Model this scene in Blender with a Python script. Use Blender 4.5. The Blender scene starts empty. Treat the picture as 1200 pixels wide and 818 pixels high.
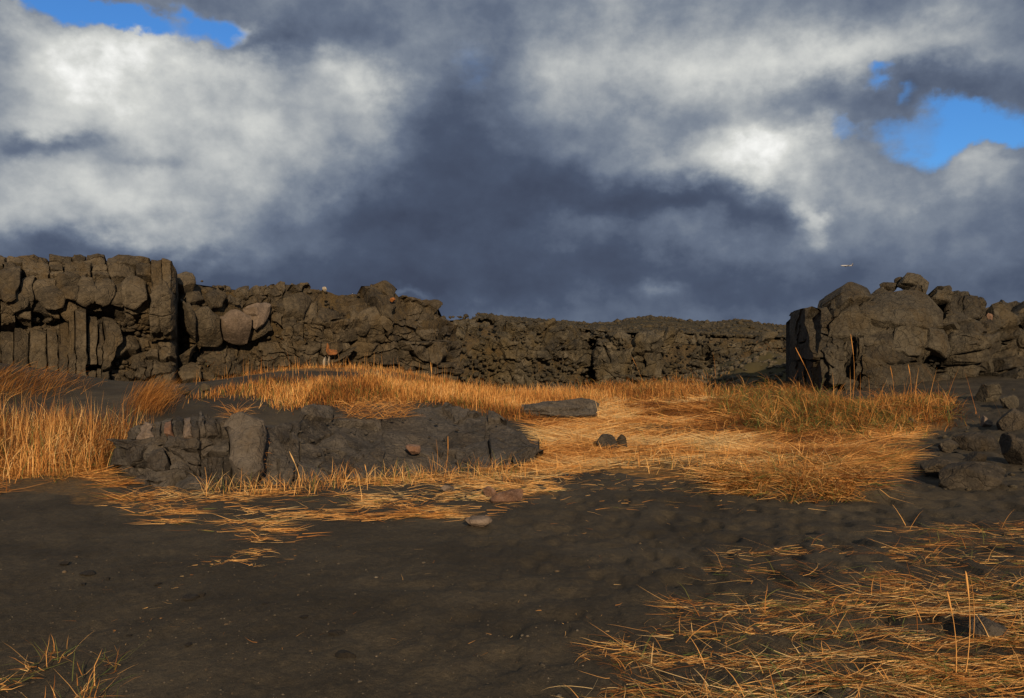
import bpy, math, random
import numpy as np
from math import radians as R

# ------------------------------------------------------------------ scene, camera, sun, exposure
sc = bpy.context.scene
col = sc.collection
F = 1000.0                      # focal length in photo pixels (photo is 1200 x 818)
EYE = 1.6
HOR = 400.0                     # photo row of the eye-level horizon
PITCH = math.atan((409 - HOR) / F)
cam_d = bpy.data.cameras.new('camera')
cam_d.sensor_width = 36.0
cam_d.lens = 36.0 * F / 1200.0
cam_d.clip_start = 0.1
cam_d.clip_end = 20000
cam = bpy.data.objects.new('camera', cam_d)
cam.location = (0, 0, EYE)
cam.rotation_euler = (math.pi / 2 - PITCH, 0, 0)
col.objects.link(cam)
sc.camera = cam

sc.view_settings.view_transform = 'Standard'
sc.view_settings.look = 'None'
sc.view_settings.exposure = 0.0
sc.view_settings.gamma = 1.0
sc.view_settings.use_curve_mapping = False

SUN_EL = R(19)
SUN_AZ = R(171)                  # compass-like angle from +Y towards +X : behind the camera, a little to the right
sun_dir = (math.sin(SUN_AZ) * math.cos(SUN_EL), math.cos(SUN_AZ) * math.cos(SUN_EL), math.sin(SUN_EL))
sl = bpy.data.lights.new('sun', 'SUN')
sl.energy = 5.0
sl.angle = R(0.5)
sl.color = (1.0, 0.74, 0.46)
so = bpy.data.objects.new('sun', sl)
import mathutils
so.rotation_euler = mathutils.Vector(sun_dir).to_track_quat('Z', 'Y').to_euler()
col.objects.link(so)

# ------------------------------------------------------------------ sky : Nishita + cloud deck (all in direction space)
world = bpy.data.worlds.new('World')
sc.world = world
world.use_nodes = True
nt = world.node_tree
nt.nodes.clear()
def N(tree, typ, **kw):
    n = tree.nodes.new(typ)
    for k, v in kw.items():
        setattr(n, k, v)
    return n
def L(tree, a, b):
    tree.links.new(a, b)
def M(tree, op, a, b=None, c=None, clamp=False):
    n = N(tree, 'ShaderNodeMath', operation=op, use_clamp=clamp)
    for i, v in enumerate((a, b, c)):
        if v is None: continue
        if isinstance(v, (int, float)): n.inputs[i].default_value = v
        else: L(tree, v, n.inputs[i])
    return n.outputs[0]
def VM(tree, op, a, b=None, s=None):
    n = N(tree, 'ShaderNodeVectorMath', operation=op)
    for i, v in enumerate((a, b)):
        if v is None: continue
        if isinstance(v, (tuple, list)): n.inputs[i].default_value = v
        else: L(tree, v, n.inputs[i])
    if s is not None: n.inputs['Scale'].default_value = s
    return n.outputs['Value'] if op in ('DOT_PRODUCT', 'LENGTH') else n.outputs[0]
def NOISE(tree, vec, scale, detail=6, rough=0.55, color=False, lac=2.0):
    n = N(tree, 'ShaderNodeTexNoise', noise_dimensions='3D')
    L(tree, vec, n.inputs['Vector'])
    n.inputs['Scale'].default_value = scale
    n.inputs['Detail'].default_value = detail
    n.inputs['Roughness'].default_value = rough
    n.inputs['Lacunarity'].default_value = lac
    return n.outputs['Color' if color else 'Fac']
def RAMP(tree, fac, stops, interp='LINEAR'):
    n = N(tree, 'ShaderNodeValToRGB')
    cr = n.color_ramp
    cr.interpolation = interp
    while len(cr.elements) < len(stops): cr.elements.new(0.5)
    for e, (p, c) in zip(cr.elements, stops):
        e.position = p
        e.color = (*c, 1) if len(c) == 3 else c
    L(tree, fac, n.inputs[0])
    return n.outputs[0]
def MIX(tree, fac, a, b, mode='MIX'):
    n = N(tree, 'ShaderNodeMix', data_type='RGBA', blend_type=mode)
    for s, v in ((n.inputs[0], fac), (n.inputs[6], a), (n.inputs[7], b)):
        if isinstance(v, (int, float)): s.default_value = v
        elif isinstance(v, tuple): s.default_value = (*v, 1)
        else: L(tree, v, s)
    return n.outputs[2]

sky = N(nt, 'ShaderNodeTexSky', sky_type='NISHITA')
sky.sun_disc = False
sky.sun_elevation = SUN_EL
sky.sun_rotation = SUN_AZ
sky.air_density = 1.0
sky.dust_density = 0.4
sky.ozone_density = 2.0
tc = N(nt, 'ShaderNodeTexCoord')
dirv = tc.outputs['Generated']
sep = N(nt, 'ShaderNodeSeparateXYZ'); L(nt, dirv, sep.inputs[0])
azim = M(nt, 'ARCTAN2', sep.outputs[0], sep.outputs[1])
elev = M(nt, 'ARCSINE', sep.outputs[2])
comb = N(nt, 'ShaderNodeCombineXYZ'); L(nt, azim, comb.inputs[0]); L(nt, elev, comb.inputs[1])
# clouds are flattened towards the horizon: stretch the noise domain vertically
stretch = VM(nt, 'MULTIPLY', dirv, (1.0, 1.0, 1.7))
w1 = VM(nt, 'SUBTRACT', NOISE(nt, stretch, 3.6, 6, 0.55, color=True), (0.5, 0.5, 0.5))
w2 = VM(nt, 'SUBTRACT', NOISE(nt, VM(nt, 'MULTIPLY', dirv, (1.0, 1.0, 1.2)), 12.0, 6, 0.58, color=True), (0.5, 0.5, 0.5))
warp = VM(nt, 'ADD', VM(nt, 'MULTIPLY', w1, (0.22, 0.14, 0)), VM(nt, 'MULTIPLY', w2, (0.10, 0.085, 0)))
P2 = VM(nt, 'ADD', comb.outputs[0], warp)
def ae(px, py):
    a = math.atan((px - 600) / F)
    return a, math.atan((HOR - py) / F * math.cos(a))
def blobs(items, start):
    acc = start
    for px, py, rx, ry, amp in items:
        a, e = ae(px, py)
        d = VM(nt, 'SUBTRACT', P2, (a, e, 0))
        d = VM(nt, 'MULTIPLY', d, (F / rx, F / ry, 0))
        g = M(nt, 'EXPONENT', M(nt, 'MULTIPLY', VM(nt, 'DOT_PRODUCT', d, d), -1.0))
        acc = M(nt, 'MULTIPLY_ADD', g, amp, acc)
    return acc
n_big = NOISE(nt, stretch, 2.6, 4, 0.5)
n_mid = NOISE(nt, VM(nt, 'ADD', stretch, (3.1, 1.7, 0.4)), 7.0, 9, 0.6)
puff = VM(nt, 'MULTIPLY', dirv, (1.0, 1.0, 1.15))
n_fin = NOISE(nt, VM(nt, 'ADD', puff, (7.1, 4.7, 2.4)), 15.0, 8, 0.58)
base = M(nt, 'ADD', M(nt, 'MULTIPLY', M(nt, 'SUBTRACT', n_big, 0.5), 0.35), 0.26)
base = M(nt, 'MULTIPLY_ADD', elev, 0.25, base)
base = M(nt, 'MULTIPLY_ADD', M(nt, 'SUBTRACT', n_mid, 0.5), 0.36, base)
base = M(nt, 'MULTIPLY_ADD', M(nt, 'SUBTRACT', n_fin, 0.5), 0.20, base)
CLOUDS = [  # photo px, py, radius x, radius y, brightness
    (60, 90, 110, 55, 0.16), (170, 110, 120, 65, 0.18), (70, 230, 150, 55, 0.24), (210, 200, 130, 70, 0.16),
    (330, 140, 90, 70, 0.22), (425, 85, 40, 28, 0.30), (430, 155, 40, 40, 0.20), (290, 95, 60, 25, 0.20),
    (-60, 150, 120, 150, 0.08),
    (45, 142, 40, 16, -0.34), (150, 170, 35, 16, -0.16), (330, 45, 55, 24, -0.20),
    (545, 120, 60, 130, -0.16), (640, 215, 130, 40, -0.12), (430, 262, 190, 28, -0.16), (250, 320, 420, 28, -0.14),
    (650, 290, 200, 60, -0.06), (850, 242, 170, 26, -0.16), (720, 255, 100, 20, -0.08),
    (800, 60, 170, 50, 0.19), (860, 95, 130, 38, 0.20), (600, 345, 1000, 30, -0.10), (130, 292, 160, 16, -0.12), (880, 190, 110, 36, 0.46), (830, 170, 90, 40, 0.18),
    (1010, 50, 120, 30, 0.22), (960, 250, 22, 28, 0.42), (1080, 225, 90, 25, 0.20), (690, 195, 70, 30, 0.14),
    (760, 330, 200, 30, -0.02), (770, 350, 40, 12, 0.18), (490, 345, 26, 7, 0.20), (770, 290, 110, 20, 0.10),
    (980, 290, 200, 30, 0.05), (1130, 105, 50, 20, -0.12), (1110, 60, 100, 26, 0.22), (700, 70, 120, 50, 0.12), (40, 90, 70, 40, 0.14), (190, 60, 70, 26, 0.18), (95, 62, 80, 20, 0.22), (285, 32, 26, 10, 0.3), (120, 250, 110, 22, 0.10), (950, 130, 60, 24, -0.16), (1150, 195, 32, 20, 0.18),
    (620, 70, 90, 40, 0.04),
]
bright = blobs(CLOUDS, base)
amt = M(nt, 'ADD', M(nt, 'MULTIPLY', M(nt, 'MINIMUM', M(nt, 'MAXIMUM', bright, 0.0), 1.0), 0.46), 0.08)
n_puf = NOISE(nt, VM(nt, 'ADD', puff, (1.1, 9.7, 5.4)), 8.5, 7, 0.56)
bright = M(nt, 'MULTIPLY_ADD', M(nt, 'SUBTRACT', 0.42, M(nt, 'MULTIPLY', M(nt, 'ABSOLUTE', M(nt, 'SUBTRACT', n_puf, 0.5)), 4.5)), M(nt, 'MULTIPLY', amt, 0.26), bright)
bright = M(nt, 'MULTIPLY_ADD', M(nt, 'SUBTRACT', n_fin, 0.5), amt, bright)
cloud_c = RAMP(nt, bright, [(0.0, (0.050, 0.064, 0.104)), (0.17, (0.070, 0.092, 0.145)), (0.33, (0.128, 0.160, 0.225)),
                            (0.46, (0.215, 0.25, 0.305)), (0.62, (0.385, 0.41, 0.43)), (0.84, (0.65, 0.66, 0.635)), (1.0, (0.95, 0.95, 0.92))])
HOLES = [
    (130, 30, 95, 15, 0.9), (262, 25, 26, 16, 0.85), (1110, 176, 50, 21, 0.92), (1060, 150, 36, 14, 0.5), (1155, 140, 42, 18, 0.72),
    (1050, 96, 26, 12, 0.75), (1088, 118, 24, 9, 0.55), (1180, 165, 36, 18, 0.55), (560, 75, 50, 55, 0.26), (60, 8, 160, 14, 0.8),
    (1150, 190, 26, 14, -0.8), (985, 150, 26, 10, 0.45),
]
hole = blobs(HOLES, M(nt, 'MULTIPLY', M(nt, 'SUBTRACT', n_mid, 0.62), 0.9))
hole_f = N(nt, 'ShaderNodeMapRange', interpolation_type='SMOOTHSTEP')
L(nt, hole, hole_f.inputs[0])
hole_f.inputs[1].default_value = 0.16; hole_f.inputs[2].default_value = 0.80
skyb = VM(nt, 'MULTIPLY', sky.outputs[0], (0.040, 0.079, 0.127))
skyc = MIX(nt, hole_f.outputs[0], cloud_c, skyb)
bg = N(nt, 'ShaderNodeBackground')
bg.inputs[1].default_value = 1.0
L(nt, skyc, bg.inputs[0])
wo = N(nt, 'ShaderNodeOutputWorld')
L(nt, bg.outputs[0], wo.inputs[0])

# ------------------------------------------------------------------ numeric helpers
rng = np.random.default_rng(7)
random.seed(7)
def _hash(ix, iy, iz, s):
    h = (ix.astype(np.int64) * 374761393 + iy.astype(np.int64) * 668265263 + iz.astype(np.int64) * 2147483647 + s * 1274126177) & 0xFFFFFFFF
    h = ((h ^ (h >> 13)) * 1274126177) & 0xFFFFFFFF
    h = ((h ^ (h >> 16)) * 2246822519) & 0xFFFFFFFF
    return ((h ^ (h >> 15)) & 0xFFFFFF) / float(0xFFFFFF)
def vnoise(x, y, z=0.0, s=0):
    x = np.asarray(x, float); y = np.asarray(y, float); z = np.asarray(z, float) + np.zeros_like(x)
    ix, iy, iz = np.floor(x), np.floor(y), np.floor(z)
    fx, fy, fz = x - ix, y - iy, z - iz
    fx, fy, fz = [f * f * f * (f * (f * 6 - 15) + 10) for f in (fx, fy, fz)]
    r = 0
    for dx in (0, 1):
        for dy in (0, 1):
            for dz in (0, 1):
                w = (fx if dx else 1 - fx) * (fy if dy else 1 - fy) * (fz if dz else 1 - fz)
                r = r + w * _hash(ix + dx, iy + dy, iz + dz, s)
    return r * 2 - 1
def fbm(x, y, z=0.0, octs=4, s=0, gain=0.5):
    r, a, k, t = 0, 1.0, 1.0, 0
    for o in range(octs):
        r = r + a * vnoise(np.asarray(x) * k + 13.7 * o, np.asarray(y) * k - 7.3 * o, np.asarray(z) * k + 3.1 * o, s + o)
        t += a; a *= gain; k *= 2.03
    return r / t
def sstep(a, b, x):
    t = np.clip((np.asarray(x, float) - a) / (b - a), 0, 1)
    return t * t * (3 - 2 * t)
def ip(x, pts):
    p = np.array(pts, float)
    return np.interp(x, p[:, 0], p[:, 1])
CP, SP = math.cos(PITCH), math.sin(PITCH)
def ray(px, py):
    a = (np.asarray(px, float) - 600) / F; b = (409 - np.asarray(py, float)) / F
    return a, CP + b * SP, -SP + b * CP          # right, forward, up
def at(px, py, Y):
    a, f_, u = ray(px, py)
    t = np.asarray(Y, float) / f_
    return np.stack(np.broadcast_arrays(a * t, np.asarray(Y, float) + 0 * t, EYE + u * t), -1)

# ------------------------------------------------------------------ terrain height
def gauss(X, Y, cx, cy, sx, sy, p=2.0):
    return np.exp(-np.abs((X - cx) / sx) ** p - np.abs((Y - cy) / sy) ** 2)
DENTS = [(100, 672, .5), (125, 676, .35), (97, 684, .3), (222, 700, .6), (234, 697, .4), (182, 683, .4), (392, 742, .5), (404, 768, .8), (415, 770, .5),
         (354, 725, .4), (310, 707, .3), (150, 738, .4), (220, 754, .35)]
def height0(X, Y):
    X = np.asarray(X, float); Y = np.asarray(Y, float)
    h = 0.92 * gauss(X, Y, -4.3, 21, 3.5, 4.6, 2.2)
    h = h + 1.2 * gauss(X, Y, -12.3, 18, 4.0, 4.5)
    h = h + 0.30 * gauss(X, Y, -6.2, 14.5, 2.6, 2.8)
    h = h + 0.34 * gauss(X, Y, 6.2, 19.5, 2.9, 3.0)
    lip = Y + .25 * np.sin(X * 2.3) + .12 * np.sin(X * 5.1)
    h = h + .17 * sstep(8.75, 9.15, lip) * (1 - sstep(9.6, 12.5, Y)) * sstep(1.7, 2.4, X) * (1 - sstep(3.6, 4.8, X)) + 0.10 * gauss(X, Y, 4.6, 11.2, 2.4, 1.8)
    h = h + 0.55 * sstep(6, 13, X) * sstep(8.5, 13, Y)
    h = h + 0.16 * gauss(X, Y, 3.4, 4.6, 2.6, 1.8)
    h = h - 0.85 * sstep(26, 34, Y) * (1 - sstep(80, 140, Y))
    h = h + 1.35 * gauss(X, Y, 12.4, 41, 3.2, 4.0)
    far = (Y > 33) & (Y < 90)
    if far.any():
        Xf, Yf = X[far], Y[far]
        h[far] += sstep(33, 36, Yf) * (1 - sstep(70, 90, Yf)) * .5 * fbm(Xf * .55, Yf * .55, 0, 5, 12, .62)
    h = h + 0.10 * gauss(X, Y, 3.5, 27, 6, 3.0)
    h = h + 0.05 * fbm(X * 0.35, Y * 0.35, 0, 3, 11)
    return h
def height(X, Y):
    h = height0(X, Y)
    near = 1 - sstep(14, 40, Y)
    h = h + near * (0.030 * fbm(X * 0.9, Y * 0.7, 0, 2, 21))
    h = h - near * 0.020 * sstep(0.12, 0.6, vnoise(X * 7.5, Y * 4.6, 0, 31)) * (.35 + .65 * sstep(-1.5, 2.5, X))          # scuffed, trodden sand
    h = h + near * 0.008 * fbm(X * 13, Y * 10, 0, 3, 41)
    h = h + near * (.22 + .78 * sstep(-1.2, 1.8, X)) * 0.050 * np.minimum(vnoise(X * 9.0, Y * 5.0, 0, 33), .12) + near * .006 * fbm(X * 26, Y * 20, 0, 2, 35)
    return h
HS = np.linspace(-.78, .78, 900); HY = np.exp(np.linspace(math.log(2.6), math.log(90), 460))
HT = height0(HS[:, None] * HY[None], np.broadcast_to(HY, (900, 460)))
def hit(px, py):
    """Where the view ray through a photo pixel first meets the ground."""
    px = np.atleast_1d(np.asarray(px, float)); py = np.atleast_1d(np.asarray(py, float))
    a, f_, u = ray(px, py)
    k = np.clip(np.round((a / f_ - HS[0]) / (HS[1] - HS[0])).astype(int), 0, len(HS) - 1)
    Yr = np.empty(px.shape); done = np.empty(px.shape, bool)
    for i in range(0, len(px), 8000):
        q = slice(i, i + 8000)
        below = EYE + (u[q] / f_[q])[:, None] * HY[None] < HT[k[q]]
        j = below.argmax(1); done[q] = below.any(1)
        Yr[q] = np.where(done[q], (HY[j] + HY[np.maximum(j - 1, 0)]) / 2, 90.0)
    return a / f_ * Yr, Yr, done
def on_ground(px, py):
    x, y, _ = hit(np.array([px]), np.array([py]))
    return float(x[0]), float(y[0]), float(height(x, y)[0])

# ------------------------------------------------------------------ object helpers
def tag(o, label=None, cat=None, group=None, kind=None):
    if label: o['label'] = label
    if cat: o['category'] = cat
    if group: o['group'] = group
    if kind: o['kind'] = kind
    return o
def empty(name, loc=(0, 0, 0)):
    o = bpy.data.objects.new(name, None)
    o.empty_display_size = 0.2
    o.location = loc
    col.objects.link(o)
    return o
def link(name, me, mat, parent=None, loc=None):
    o = bpy.data.objects.new(name, me)
    if mat is not None and not me.materials: me.materials.append(mat)
    col.objects.link(o)
    if parent is not None: o.parent = parent
    if loc is not None: o.location = loc
    return o
def mesh_py(name, V, faces, smooth=None):
    me = bpy.data.meshes.new(name)
    me.from_pydata(np.asarray(V).tolist(), [], faces)
    me.update()
    if smooth is not None:
        me.shade_smooth()
        if smooth < 180: me.set_sharp_from_angle(angle=R(smooth))
    return me
def mesh_arr(name, V, loops, sizes, attr=None):
    me = bpy.data.meshes.new(name)
    V = np.ascontiguousarray(V, np.float32)
    me.vertices.add(len(V)); me.vertices.foreach_set('co', V.ravel())
    loops = np.ascontiguousarray(loops, np.int32); sizes = np.ascontiguousarray(sizes, np.int32)
    me.loops.add(len(loops)); me.loops.foreach_set('vertex_index', loops)
    me.polygons.add(len(sizes))
    st = np.zeros(len(sizes), np.int32); st[1:] = np.cumsum(sizes)[:-1]
    me.polygons.foreach_set('loop_start', st)
    try: me.polygons.foreach_set('loop_total', sizes)
    except Exception: pass
    me.update(calc_edges=True)
    for k, v in (attr or {}).items():
        at_ = me.attributes.new(k, 'FLOAT', 'POINT'); at_.data.foreach_set('value', np.ascontiguousarray(v, np.float32))
    return me
def grid_mesh(name, G, attr=None, smooth=True, wrap=False):
    r, c = G.shape[:2]
    i = np.arange(r * c).reshape(r, c)
    if wrap: i = np.concatenate([i, i[:, :1]], 1)
    q = np.stack([i[:-1, :-1], i[:-1, 1:], i[1:, 1:], i[1:, :-1]], -1).reshape(-1)
    me = mesh_arr(name, G.reshape(-1, 3), q, np.full(len(q) // 4, 4), attr)
    if smooth: me.shade_smooth()
    return me

# ------------------------------------------------------------------ materials
def new_mat(name):
    m = bpy.data.materials.new(name)
    m.use_nodes = True
    t = m.node_tree
    b = t.nodes['Principled BSDF']
    return m, t, b
def rock_mat(name, dark, mid, light, stain, scale=1.0, stain_amt=0.5, bump=0.6, rough=0.88, gain=1.0):
    dark, mid, light, stain = [tuple(v * gain for v in c) for c in (dark, mid, light, stain)]
    m, t, b = new_mat(name)
    g = N(t, 'ShaderNodeNewGeometry'); pos = g.outputs['Position']
    oi = N(t, 'ShaderNodeObjectInfo')
    n1 = NOISE(t, pos, 1.1 * scale, 8, 0.62)
    n2 = NOISE(t, pos, 6.0 * scale, 8, 0.65)
    f = M(t, 'ADD', M(t, 'MULTIPLY', n1, 0.6), M(t, 'MULTIPLY', n2, 0.5))
    f = M(t, 'ADD', f, M(t, 'MULTIPLY', M(t, 'SUBTRACT', oi.outputs['Random'], 0.5), 0.16))
    c = RAMP(t, f, [(0.40, dark), (0.54, mid), (0.70, light)])
    sn = NOISE(t, VM(t, 'MULTIPLY', pos, (1, 1, 0.45)), 0.9 * scale, 7, 0.7)
    sf = N(t, 'ShaderNodeMapRange', interpolation_type='SMOOTHSTEP'); L(t, sn, sf.inputs[0])
    sf.inputs[1].default_value = 0.46; sf.inputs[2].default_value = 0.62
    c = MIX(t, M(t, 'MULTIPLY', sf.outputs[0], stain_amt), c, stain)
    # pale lichen specks
    ln = NOISE(t, pos, 15 * scale, 4, 0.7)
    lf = N(t, 'ShaderNodeMapRange'); L(t, ln, lf.inputs[0]); lf.inputs[1].default_value = 0.58; lf.inputs[2].default_value = 0.68
    c = MIX(t, M(t, 'MULTIPLY', lf.outputs[0], 0.45), c, tuple(v * 1.5 for v in light))
    pn = NOISE(t, pos, 22 * scale, 5, 0.7)
    pf = N(t, 'ShaderNodeMapRange'); L(t, pn, pf.inputs[0]); pf.inputs[1].default_value = 0.32; pf.inputs[2].default_value = 0.43
    c = MIX(t, pf.outputs[0], tuple(v * .45 for v in dark), c)
    L(t, c, b.inputs['Base Color'])
    b.inputs['Roughness'].default_value = rough
    b.inputs['Specular IOR Level'].default_value = 0.25
    vor = N(t, 'ShaderNodeTexVoronoi', feature='DISTANCE_TO_EDGE'); L(t, VM(t, 'ADD', pos, VM(t, 'SCALE', NOISE(t, pos, 3 * scale, 3, .5, color=True), None, 0.35 / scale)), vor.inputs['Vector'])
    vor.inputs['Scale'].default_value = 2.6 * scale
    crack = N(t, 'ShaderNodeMapRange'); L(t, vor.outputs['Distance'], crack.inputs[0]); crack.inputs[1].default_value = 0.0; crack.inputs[2].default_value = 0.06
    hgt = M(t, 'ADD', M(t, 'MULTIPLY', NOISE(t, pos, 9 * scale, 9, 0.68), 0.7), M(t, 'MULTIPLY', crack.outputs[0], 0.22))
    hgt = M(t, 'ADD', hgt, M(t, 'MULTIPLY', NOISE(t, pos, 2.4 * scale, 6, 0.6), 1.0))
    bp = N(t, 'ShaderNodeBump'); bp.inputs['Strength'].default_value = bump; bp.inputs['Distance'].default_value = 0.16 / scale
    L(t, hgt, bp.inputs['Height']); L(t, bp.outputs[0], b.inputs['Normal'])
    return m
MAT = {}
MAT['cliff'] = rock_mat('basalt_brown', (0.030, 0.025, 0.019), (0.066, 0.054, 0.037), (0.125, 0.102, 0.070), (0.088, 0.060, 0.026), 1.0, 0.55, 0.8, gain=.86)
MAT['cliff_far'] = rock_mat('basalt_far', (0.028, 0.025, 0.019), (0.064, 0.055, 0.038), (0.130, 0.110, 0.076), (0.085, 0.062, 0.026), 0.8, 0.6, 0.9, gain=.86)
MAT['grey'] = rock_mat('basalt_grey', (0.030, 0.026, 0.022), (0.070, 0.062, 0.053), (0.125, 0.110, 0.093), (0.080, 0.060, 0.040), 2.6, 0.35, 0.9, gain=.80)
MAT['crag'] = rock_mat('basalt_crag', (0.024, 0.021, 0.017), (0.054, 0.047, 0.035), (0.105, 0.091, 0.066), (0.082, 0.057, 0.025), 1.5, 0.45, 1.0, gain=.86)
MAT['red'] = rock_mat('rock_reddish', (0.07, 0.040, 0.028), (0.13, 0.078, 0.055), (0.22, 0.14, 0.10), (0.16, 0.07, 0.03), 6, 0.4, 0.6)
MAT['orange'] = rock_mat('rock_orange_lichen', (0.06, 0.032, 0.018), (0.20, 0.080, 0.028), (0.32, 0.130, 0.042), (0.28, 0.10, 0.02), 4, 0.5, 0.5)
MAT['pale'] = rock_mat('rock_pale', (0.16, 0.14, 0.11), (0.27, 0.24, 0.19), (0.42, 0.38, 0.31), (0.25, 0.20, 0.14), 4, 0.4, 0.5)
MAT['pink'] = rock_mat('rock_pinkish', (0.075, 0.058, 0.045), (0.13, 0.100, 0.078), (0.19, 0.150, 0.120), (0.12, 0.085, 0.050), 1.6, 0.4, 0.5)
MAT['barrel'] = rock_mat('basalt_barrel', (0.040, 0.034, 0.027), (0.075, 0.063, 0.050), (0.115, 0.098, 0.080), (0.095, 0.068, 0.040), 2.2, 0.4, 0.7)
MAT['pile'] = rock_mat('basalt_pile', (0.014, 0.012, 0.010), (0.034, 0.029, 0.023), (0.075, 0.062, 0.046), (0.060, 0.042, 0.02), 2.2, 0.35, 0.9)
MAT['clod'] = rock_mat('dark_clod', (.008, .007, .006), (.014, .012, .010), (.024, .02, .016), (.016, .012, .008), 6, .4, .6)
MAT['pebble'] = rock_mat('grit', (.02, .018, .014), (.07, .06, .045), (.20, .17, .13), (.12, .07, .03), 9, .4, .3)
MAT['soil'] = rock_mat('cliff_soil', (0.026, 0.021, 0.014), (0.060, 0.045, 0.026), (0.105, 0.080, 0.046), (0.090, 0.060, 0.022), 1.6, 0.6, 1.0, 0.95)

def ground_mat():
    m, t, b = new_mat('black_sand')
    g = N(t, 'ShaderNodeNewGeometry'); pos = g.outputs['Position']
    n1 = NOISE(t, pos, 0.9, 6, 0.6); n2 = NOISE(t, pos, 30, 5, 0.7); n3 = NOISE(t, pos, 170, 3, 0.8)
    f = M(t, 'ADD', M(t, 'ADD', M(t, 'MULTIPLY', n1, 0.45), M(t, 'MULTIPLY', n2, 0.28)), M(t, 'MULTIPLY', n3, 0.42))
    c = RAMP(t, f, [(0.42, (0.021, 0.0175, 0.0125)), (0.55, (0.038, 0.0318, 0.023)), (0.70, (0.085, 0.069, 0.046))])
    a = N(t, 'ShaderNodeAttribute', attribute_name='litter')
    ln = NOISE(t, VM(t, 'MULTIPLY', pos, (1, 2.6, 1)), 9, 6, 0.7)
    lf = M(t, 'ADD', a.outputs['Fac'], M(t, 'MULTIPLY', M(t, 'SUBTRACT', ln, 0.5), 1.1))
    lr = N(t, 'ShaderNodeMapRange', interpolation_type='SMOOTHSTEP'); L(t, lf, lr.inputs[0])
    lr.inputs[1].default_value = 0.35; lr.inputs[2].default_value = 0.8
    lc = RAMP(t, NOISE(t, pos, 24, 5, 0.7), [(0.3, (0.075, 0.042, 0.016)), (0.7, (0.23, 0.135, 0.050))])
    c = MIX(t, lr.outputs[0], c, lc)
    mo = N(t, 'ShaderNodeAttribute', attribute_name='moss')
    c = MIX(t, M(t, 'MULTIPLY', mo.outputs['Fac'], M(t, 'MULTIPLY', NOISE(t, pos, 1.5, 6, 0.7), 1.5), clamp=True), c, (0.060, 0.050, 0.020))
    L(t, c, b.inputs['Base Color'])
    b.inputs['Roughness'].default_value = 0.92
    b.inputs['Specular IOR Level'].default_value = 0.15
    hg = M(t, 'ADD', M(t, 'MULTIPLY', NOISE(t, pos, 45, 6, 0.75), 1.0), M(t, 'MULTIPLY', NOISE(t, pos, 13, 4, 0.6), 0.9))
    bp = N(t, 'ShaderNodeBump'); bp.inputs['Strength'].default_value = 0.8; bp.inputs['Distance'].default_value = 0.014
    L(t, hg, bp.inputs['Height']); L(t, bp.outputs[0], b.inputs['Normal'])
    return m
MAT['sand'] = ground_mat()
def plateau_mat():
    m, t, b = new_mat('plateau_moss_gravel')
    g = N(t, 'ShaderNodeNewGeometry'); pos = g.outputs['Position']
    n1 = NOISE(t, pos, 0.12, 8, 0.7); n2 = NOISE(t, pos, 1.3, 6, 0.7)
    c = RAMP(t, M(t, 'ADD', M(t, 'MULTIPLY', n1, 0.6), M(t, 'MULTIPLY', n2, 0.4)), [(0.36, (0.028, 0.025, 0.018)), (0.5, (0.060, 0.050, 0.030)), (0.60, (0.105, 0.078, 0.032)), (0.75, (0.085, 0.072, 0.05))])
    L(t, c, b.inputs['Base Color']); b.inputs['Roughness'].default_value = 0.95
    b.inputs['Specular IOR Level'].default_value = 0.1
    bp = N(t, 'ShaderNodeBump'); bp.inputs['Strength'].default_value = 0.9; bp.inputs['Distance'].default_value = 0.5
    L(t, NOISE(t, pos, 0.9, 8, 0.7), bp.inputs['Height']); L(t, bp.outputs[0], b.inputs['Normal'])
    return m
MAT['plateau'] = plateau_mat()
def grass_mat():
    m, t, b = new_mat('dry_grass')
    a = N(t, 'ShaderNodeAttribute', attribute_name='tint')
    c = RAMP(t, a.outputs['Fac'], [(0.0, (0.085, 0.034, 0.011)), (0.25, (0.32, 0.125, 0.030)), (0.5, (0.60, 0.290, 0.082)), (0.78, (0.80, 0.475, 0.170)),
                                   (0.88, (0.70, 0.50, 0.24)), (0.90, (0.17, 0.165, 0.045)), (1.0, (0.085, 0.125, 0.035))])
    L(t, c, b.inputs['Base Color'])
    b.inputs['Roughness'].default_value = 0.7
    b.inputs['Specular IOR Level'].default_value = 0.15
    tr = N(t, 'ShaderNodeBsdfTranslucent'); L(t, c, tr.inputs[0])
    mx = N(t, 'ShaderNodeMixShader'); mx.inputs[0].default_value = 0.22
    L(t, b.outputs[0], mx.inputs[1]); L(t, tr.outputs[0], mx.inputs[2])
    L(t, mx.outputs[0], t.nodes['Material Output'].inputs[0])
    return m
MAT['grass'] = grass_mat()

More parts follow.
